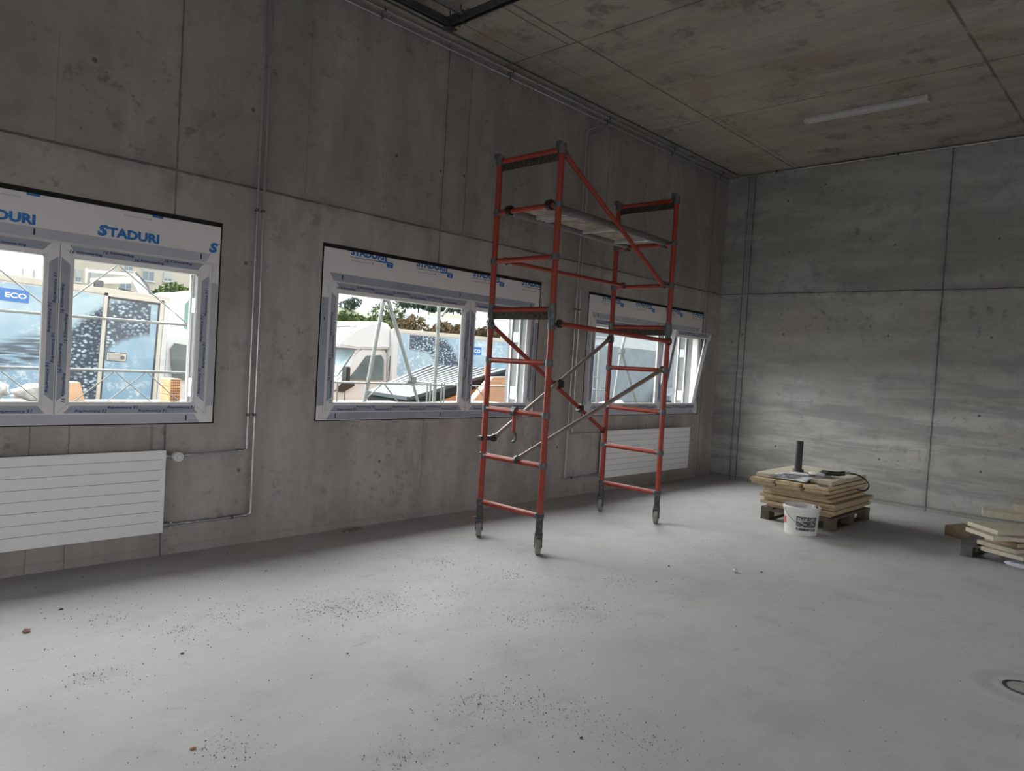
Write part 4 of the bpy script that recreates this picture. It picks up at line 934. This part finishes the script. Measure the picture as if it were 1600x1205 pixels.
MB().box(*(lambda a: (a.x - .05, a.x + .05, a.y - .04, a.y + .04, a.z - .04, a.z + .05))(S(5.84, 2.36))).box(*(lambda a: (a.x - .05, a.x + .05, a.y - .04, a.y + .04, a.z - .04, a.z + .04))(S(6.38, 1.29))).build('swivel_coupler', M_couple, t, bevel=.01)
tb('ledger', [(6.30, 1.255, 8.03), (6.72, 1.235, 8.03)], .026)
tb('lattice_rod', [(6.40, 1.22), (6.66, .6)], .020); tb('lattice_rod', [(5.87, 1.22), (5.50, .92)], .010); tb('lattice_rod', [(5.90, 1.22), (6.20, .92)], .010)
tb('lattice_rod', [(5.17, 1.22), (5.17, .9)], .012)
for x in (6.66, 6.72, 6.93, 6.98): tb('lattice_rod', [(x, 1.25), (x, .9)], .012)
tb('lattice_rod', [(7.6, 1.22), (8.0, .9)], .010)
tb('inclined_prop', [(11.55, 2.55), (11.36, 1.95)], .026); tb('inclined_prop', [(11.36, 1.95), (10.98, -.5)], .026); tb('inclined_prop', [(11.38, 1.95), (12.9, -.5)], .026)
MB().box(*(lambda a: (a.x - .06, a.x + .06, a.y - .05, a.y + .05, a.z - .05, a.z + .05))(S(11.37, 1.95))).build('swivel_coupler', M_couple, t, bevel=.01)
tb('standard', [(10.72, -.5), (10.68, 2.0)], .024); tb('guard_rail', [(10.3, 1.22), (10.9, 1.20)], .010); tb('guard_rail', [(9.9, 1.45), (10.7, 1.43)], .008)
MB().box(-8, 3.4, .15, 1.6, 1.33, 1.37).build('scaffold_deck', M_pallet2, t)
for x in (1.2, -7.8, -3.2): MB().cyl((x, 1.5, 0), (x, 1.5, 1.33), .024, 8).build('standard', M_galv, t)

# bricks, bag and carton on the scaffold deck
M_brick = plain('orange_clay', (.60, .33, .17), .8, 0, .15, 12)
g = G('clay_holes', .9); g.color((.10, .045, .02)); M_hole = g.m
def brick():
    r = thing('hollow_brick', '', 'brick', (3.48, 9.0, .871))
    m_ = MB().box(0, .125, 0, .30, .002, .097)
    for k in range(3): m_.box(-.004, 0, .004, .296, .010 + .03 * k, .024 + .03 * k)
    m_.build('brick_body', M_brick, r, bevel=.002)
    m_ = MB()
    for i in range(5):
        for j in range(3): m_.box(.012 + .0215 * i, .026 + .0215 * i, -.003, -.0005, .012 + .029 * j, .032 + .029 * j)
    m_.build('perforations', M_hole, r, smooth=False); return r
M_bag = plain('white_film_bag', (.42, .42, .42), .5, 0, .25, 18, bump=.6)
proto = brick()
for k, s_ in enumerate(('lowest visible', 'middle', 'topmost')):
    b = proto if k == 0 else copy_tree(proto); b.location = (3.48, 9.0, .871 + .099 * k); b['label'] = 'orange hollow brick outside the nearest window, %s of the three' % s_; b['group'] = 'hollow bricks outside the nearest window'
tag(blob('plastic_bag', .15, (1.3, .8, .62), 12, M_bag, 3, .5, (2.10, 9.0, .871)), 'crumpled white plastic bag on the deck outside the nearest window', 'bag')
tag(blob('plastic_bag', .11, (1.0, .8, .9), 15, M_bag, 3, .5, (1.80, 9.3, .871)), 'smaller white bag behind the crumpled bag outside the nearest window', 'bag')
tag(MB().prism([(0, 0), (.17, 0), (.11, .23), (.0, .23)], lambda u, v, tt: (u, tt, v), 0, .25).build('carton', plain('peach_carton', (.62, .40, .27), .8), loc=(2.40, 9.0, .871)), 'peach coloured open carton beside the bag outside the nearest window', 'carton')

# dumpster
A, B_, C_, D_ = Vector((7.371, 10.446, .95)), Vector((6.963, 8.90, .95)), Vector((12.05, 11.70, 1.44)), Vector((10.47, 12.63, 1.44))
A = Vector((7.37, 10.45, .95)); B_ = Vector((7.12, 9.0, .95))
O_ = Vector((8.5, 10.5, -.5)); t = thing('waste_container', 'orange waste container with a dark ribbed sloping lid outside the middle window', 'container', O_)
M_orange = plain('orange_container_paint', (.44, .20, .08), .5, 0, .1, 3)
M_lid = plain('dark_grey_lid', (.012, .015, .018), .8, 0, .1, 4, spec=.1); M_rib = plain('light_lid_rib', (.045, .055, .062), .7, spec=.15)
low = [Vector((v.x, v.y, -.5)) - O_ for v in (A, B_, C_, D_)]; dn = Vector((0, 0, -.22))
cen = (A + B_ + C_ + D_) / 4
ins = [v + (cen - v) * .03 + dn for v in (A, B_, C_, D_)]
MB().add(low + [v - O_ for v in ins], [(0, 1, 2, 3), (4, 5, 6, 7), (0, 1, 5, 4), (1, 2, 6, 5), (2, 3, 7, 6), (3, 0, 4, 7)]).build('container_body', M_orange, t)
top = [v - O_ for v in (A, B_, C_, D_)]; bot = [v - O_ + dn * .8 for v in (A, B_, C_, D_)]
lid = MB().add(bot + top, [(0, 1, 2, 3), (4, 5, 6, 7), (0, 1, 5, 4), (1, 2, 6, 5), (2, 3, 7, 6), (3, 0, 4, 7)]).build('lid', M_lid, t)
m_ = MB(); N = 12
for k in range(N):
    f_ = (k + .5) / N; a = top[0].lerp(top[1], f_) + Vector((0, 0, .012)); b = top[3].lerp(top[2], f_) + Vector((0, 0, .012)); m_.bar(a, b, .075, .03)
m_.build('lid_rib', M_rib, lid)
m_ = MB(); m_.bar(top[0], top[1], .06, .06).bar(top[1], top[2], .06, .06); m_.build('lid_edge', M_rib, lid)
MB().bar(W_ := (Vector((10.66, 10.9, .8)) - O_), Vector((10.66, 10.9, 1.50)) - O_, .09, .09).build('lifting_lug', M_orange, t, bevel=.01)
MB().prism([(0, 0), (2.2, .75), (3.3, .75), (3.3, -1.2), (0, -1.2)], lambda u, v, tt: tuple((Vector((8.4, 9.45, .55)) + Vector((.87, .48, 0)) * u + Vector((0, 0, v)) + Vector((.48, -.87, 0)) * tt) - O_), 0, .12).build('end_wall', M_orange, t, bevel=.01)

# vegetation
def leaf_mat(name, c1, c2):
    g = G(name, .8, 0, .2); p = g.pos(); n = g.noise(p, 5, 3, .7); n2 = g.noise(p, 1.2, 3)
    c = g.mix(g.ramp(n, .35, .65), c1, c2); g.color(g.mix(g.ramp(n2, .4, .6, 0, .4), c, tuple(x * 1.4 for x in c2))); return g.m
M_leaf = leaf_mat('green_leaves', (.025, .04, .012), (.075, .10, .032)); M_leaf2 = leaf_mat('olive_brown_leaves', (.05, .038, .02), (.12, .085, .045)); M_leaf3 = leaf_mat('far_blue_green_leaves', (.035, .055, .045), (.065, .09, .07))
M_bark = plain('bark', (.12, .09, .06), .9, 0, .2)
def shrub(name, label, cat, x, y, ztop, rx, rz_, mat, seed, n=900, group=None, leaf=.10, trunk=True):
    z0 = gz(y) if y < 58 else ztop - rz_ * 2.6
    t = thing(name, label, cat, (x, y, z0), group=group); rnd = random.Random(seed); zc = ztop - rz_ - z0
    lobes = [(rnd.uniform(-.55, .55) * rx, rnd.uniform(-.5, .5) * rx, zc + rnd.uniform(-.45, .45) * rz_, rnd.uniform(.4, .62)) for _ in range(9)]; m_ = MB()
    for k in range(n):
        lx, ly, lz, lr = lobes[rnd.randrange(9)]; th = rnd.uniform(0, 2 * math.pi); ph = math.acos(rnd.uniform(-1, 1)); rr = lr * rnd.uniform(.55, 1) ** .5
        c = Vector((lx + rx * rr * math.sin(ph) * math.cos(th), ly + rx * rr * math.sin(ph) * math.sin(th), lz + rz_ * rr * math.cos(ph)))
        R = Euler((rnd.random() * 6, rnd.random() * 6, rnd.random() * 6)).to_matrix(); s_ = leaf * rnd.uniform(.6, 1.3)
        m_.add([c + R @ Vector(v) * s_ for v in ((-1, 0, 0), (0, -.45, .1), (1, 0, 0), (0, .45, .1))], [(0, 1, 2, 3)])
    m_.build('foliage', mat, t, smooth=False)
    if trunk:
        b = MB().cyl((0, 0, 0), (0, 0, max(.3, zc)), .05 * rx + .03, 8, .03)
        for k in range(4): b.cyl((0, 0, zc * .6), (lobes[k][0], lobes[k][1], lobes[k][2]), .03 * rx + .01, 6, .01)
        b.build('trunk', M_bark, t)
    return t
hz = [(13.2, 3.00, M_leaf, 'green leafy bush at the left end of the hedge behind the truck'), (14.3, 3.05, M_leaf, 'green bush second from the left in the hedge behind the truck'), (15.3, 3.02, M_leaf, 'olive green bush in the middle of the hedge behind the truck'),
      (16.5, 3.05, M_leaf2, 'brownish bush right of the inclined props in the hedge'), (17.4, 3.10, M_leaf2, 'taller brownish bush before the pale wall'), (19.5, 2.95, M_leaf2, 'brown autumnal bush right of the pale wall gap'), (20.6, 2.80, M_leaf2, 'brown bush at the right end of the hedge')]
for k, (x, z, m_, lab) in enumerate(hz): shrub('hedge_bush', lab, 'bush', x, 22, z + (0, 0, .05, .10, .15, .40, .40)[k], 1.0, 1.15, m_, 20 + k, 6500, 'hedge bushes behind the trucks', .10)
shrub('young_tree', 'green young tree rising above the hedge behind the inclined props', 'tree', 17.9, 24.5, 3.95, .75, .8, M_leaf, 40, 1100, None, .07)
shrub('hill_tree', 'lone round tree on the hill seen at the left of the middle window', 'tree', 59.0, 89, 10.0, 1.7, 1.15, M_leaf3, 41, 1100, None, .17)
for k, x in enumerate((73.5, 76.2, 78.5, 81, 84, 88, 93)):
    shrub('far_tree', 'far tree in the row on the field horizon, %s from the left' % ('first', 'second', 'third', 'fourth', 'fifth', 'sixth', 'seventh')[k], 'tree', x, 95, (11.6, 11.9, 11.4, 11.6, 12, 11.8, 12)[k], 2.0, 1.1, M_leaf3, 50 + k, 500, 'trees on the field horizon', .35)
shrub('garden_tree', 'bright green tree crown in front of the beige apartment block', 'tree', 11.6, 30, 4.25, 1.15, .85, leaf_mat('bright_green_leaves', (.03, .05, .014), (.085, .12, .04)), 61, 2200, None, .09)
shrub('yard_shrub', 'low green shrub beyond the orange container', 'bush', 18.7, 19, 1.9, 1.3, .9, M_leaf, 62, 1300, None, .08)
shrub('yard_shrub', 'brownish shrub against the pale building right of the truck', 'bush', 21.6, 23, 2.6, 1.0, 1.2, M_leaf2, 63, 1300, None, .08)

# buildings
M_beige = plain('beige_render', (.56, .50, .43), .8, 0, .04, 1, obj=False); M_wwhite = plain('white_render', (.62, .64, .65), .8, 0, .04, 1, obj=False)
M_shut = plain('roller_shutter', (.46, .47, .46), .6); M_bglass = plain('building_glass', (.22, .26, .29), .15)
def bwin(parent, x0, x1, z0, z1, shut=.0):
    f = MB().box(x0, x1, -.10, .02, z0, z1).build('window', M_wwhite, parent, bevel=.02)
    mid = (x0 + x1) / 2; gp = MB().box(x0 + .06, mid - .04, -.13, -.09, z0 + .06, z1 - .06).box(mid + .04, x1 - .06, -.13, -.09, z0 + .06, z1 - .06).build('pane', M_bglass, f)
    MB().box(x0 - .1, x1 + .1, -.22, .0, z0 - .1, z0).build('window_sill', M_wwhite, f)
    if shut: MB().box(x0 + .02, x1 - .02, -.16, -.08, z1 - (z1 - z0) * shut, z1).build('shutter', M_shut, f)
t = thing('apartment_building', 'beige apartment block with shuttered windows far behind the crane', 'building', (40, 80, -1.4))
MB().box(-20.6, 10, 0, 12, 0, 16).build('wall', M_beige, t, smooth=False)
for a, b, c, d, s_ in ((21.45, 22.0, 7.0, 8.25, .65), (22.8, 23.5, 7.3, 8.4, .9), (23.9, 24.9, 7.3, 8.4, .9), (27.6, 28.8, 7.9, 9.1, .2), (25.5, 26.6, 6.5, 7.5, .0), (25.8, 26.7, 8.7, 9.6, .0), (29.7, 30.6, 8.1, 9.0, .7), (19.9, 20.7, 7.0, 8.2, .3)):
    bwin(t, a - 40, b - 40, c + 1.4, d + 1.4, s_)
t = thing('chimney_house', 'low pale house with two small chimneys just above the truck roof line', 'house', (16.5, 80, -1.4))
MB().box(-4, 1.8, 0, 8, 0, 8.2).build('wall', M_beige, t, smooth=False)
for x in (.75, 1.65): MB().cyl((x - .0, .6, 8.1), (x, .6, 9.0), .16, 10).cyl((x, .6, 9.0), (x, .6, 9.15), .10, 10).build('chimney', M_shut, t)
t = thing('commercial_building', 'long white and grey building across the yard seen through the far window', 'building', (56, 40, -1.4))
MB().box(-14.5, 22, 0, 4, 0, 11.0).build('wall', M_wwhite, t, smooth=False)
g = G('grey_concrete_plinth', .8); p = g.pos(); g.color(g.mix(g.ramp(g.noise(p, .5, 5, .65), .35, .65), (.24, .28, .31), (.33, .37, .40))); 
MB().box(-3.2, 22, -.5, 0, 0, 5.1).build('grey_front_wall', g.m, t, smooth=False)
for a, b, c, d in ((-11.6, -9.5, 5.6, 7.4), (-13.2, -11.8, 2.6, 4.6), (-10.6, -8.6, 2.6, 4.6), (-3.6, -1.2, 5.9, 6.9), (-7.5, -5.5, 2.6, 4.6)): bwin(t, a, b, c, d)
t = thing('warehouse', 'low pale warehouse beyond the brown hedge bushes', 'building', (46, 52, -1.4))
MB().box(-6, 8, 0, 5, 0, 6.7).build('wall', M_wwhite, t, smooth=False); MB().box(-6.2, 8.2, -.2, 5.2, 6.7, 6.95).build('roof', M_shut, t)
# parked car across the yard
t = thing('parked_car', 'silver grey car parked before the grey wall, low in the far window', 'car', (64.6, 37.2, -1.4))
M_car = plain('silver_car_paint', (.34, .37, .40), .3, .3)
MB().prism([(-3.2, .25), (-3.25, .75), (-2.9, .95), (-2.0, 1.05), (-1.3, 1.45), (.3, 1.48), (1.2, 1.05), (1.6, .8), (1.6, .25)], lambda u, v, tt: (u, tt, v), 0, 1.75).build('body', M_car, t, bevel=.05)
MB().prism([(-1.75, 1.05), (-1.22, 1.38), (.25, 1.41), (.95, 1.05)], lambda u, v, tt: (u, tt, v), -.01, 1.76).build('side_window', M_vglass, t)
for x in (-2.45, .75):
    w_ = MB().lathe([(.08, -.1), (.31, -.1), (.34, -.06), (.34, .06), (.31, .1), (.08, .1)], n=20, M=Matrix.Rotation(math.pi / 2, 3, 'X')).build('wheel', M_rub, t, loc=(x, .08, .34))
    MB().lathe([(.01, .08), (.20, .09), (.21, .11), (.01, .115)], n=16, M=Matrix.Rotation(math.pi / 2, 3, 'X')).build('hub_cap', M_glassy, w_)
tag(blob('rubble_heap', .5, (2.4, 1, .6), 9, plain('pale_rubble', (.42, .41, .38), .9, 0, .3, 4, bump=.5), 3, .5, (33.6, 24, -.85)), 'pale rubble heap across the yard, low in the far window', 'heap')
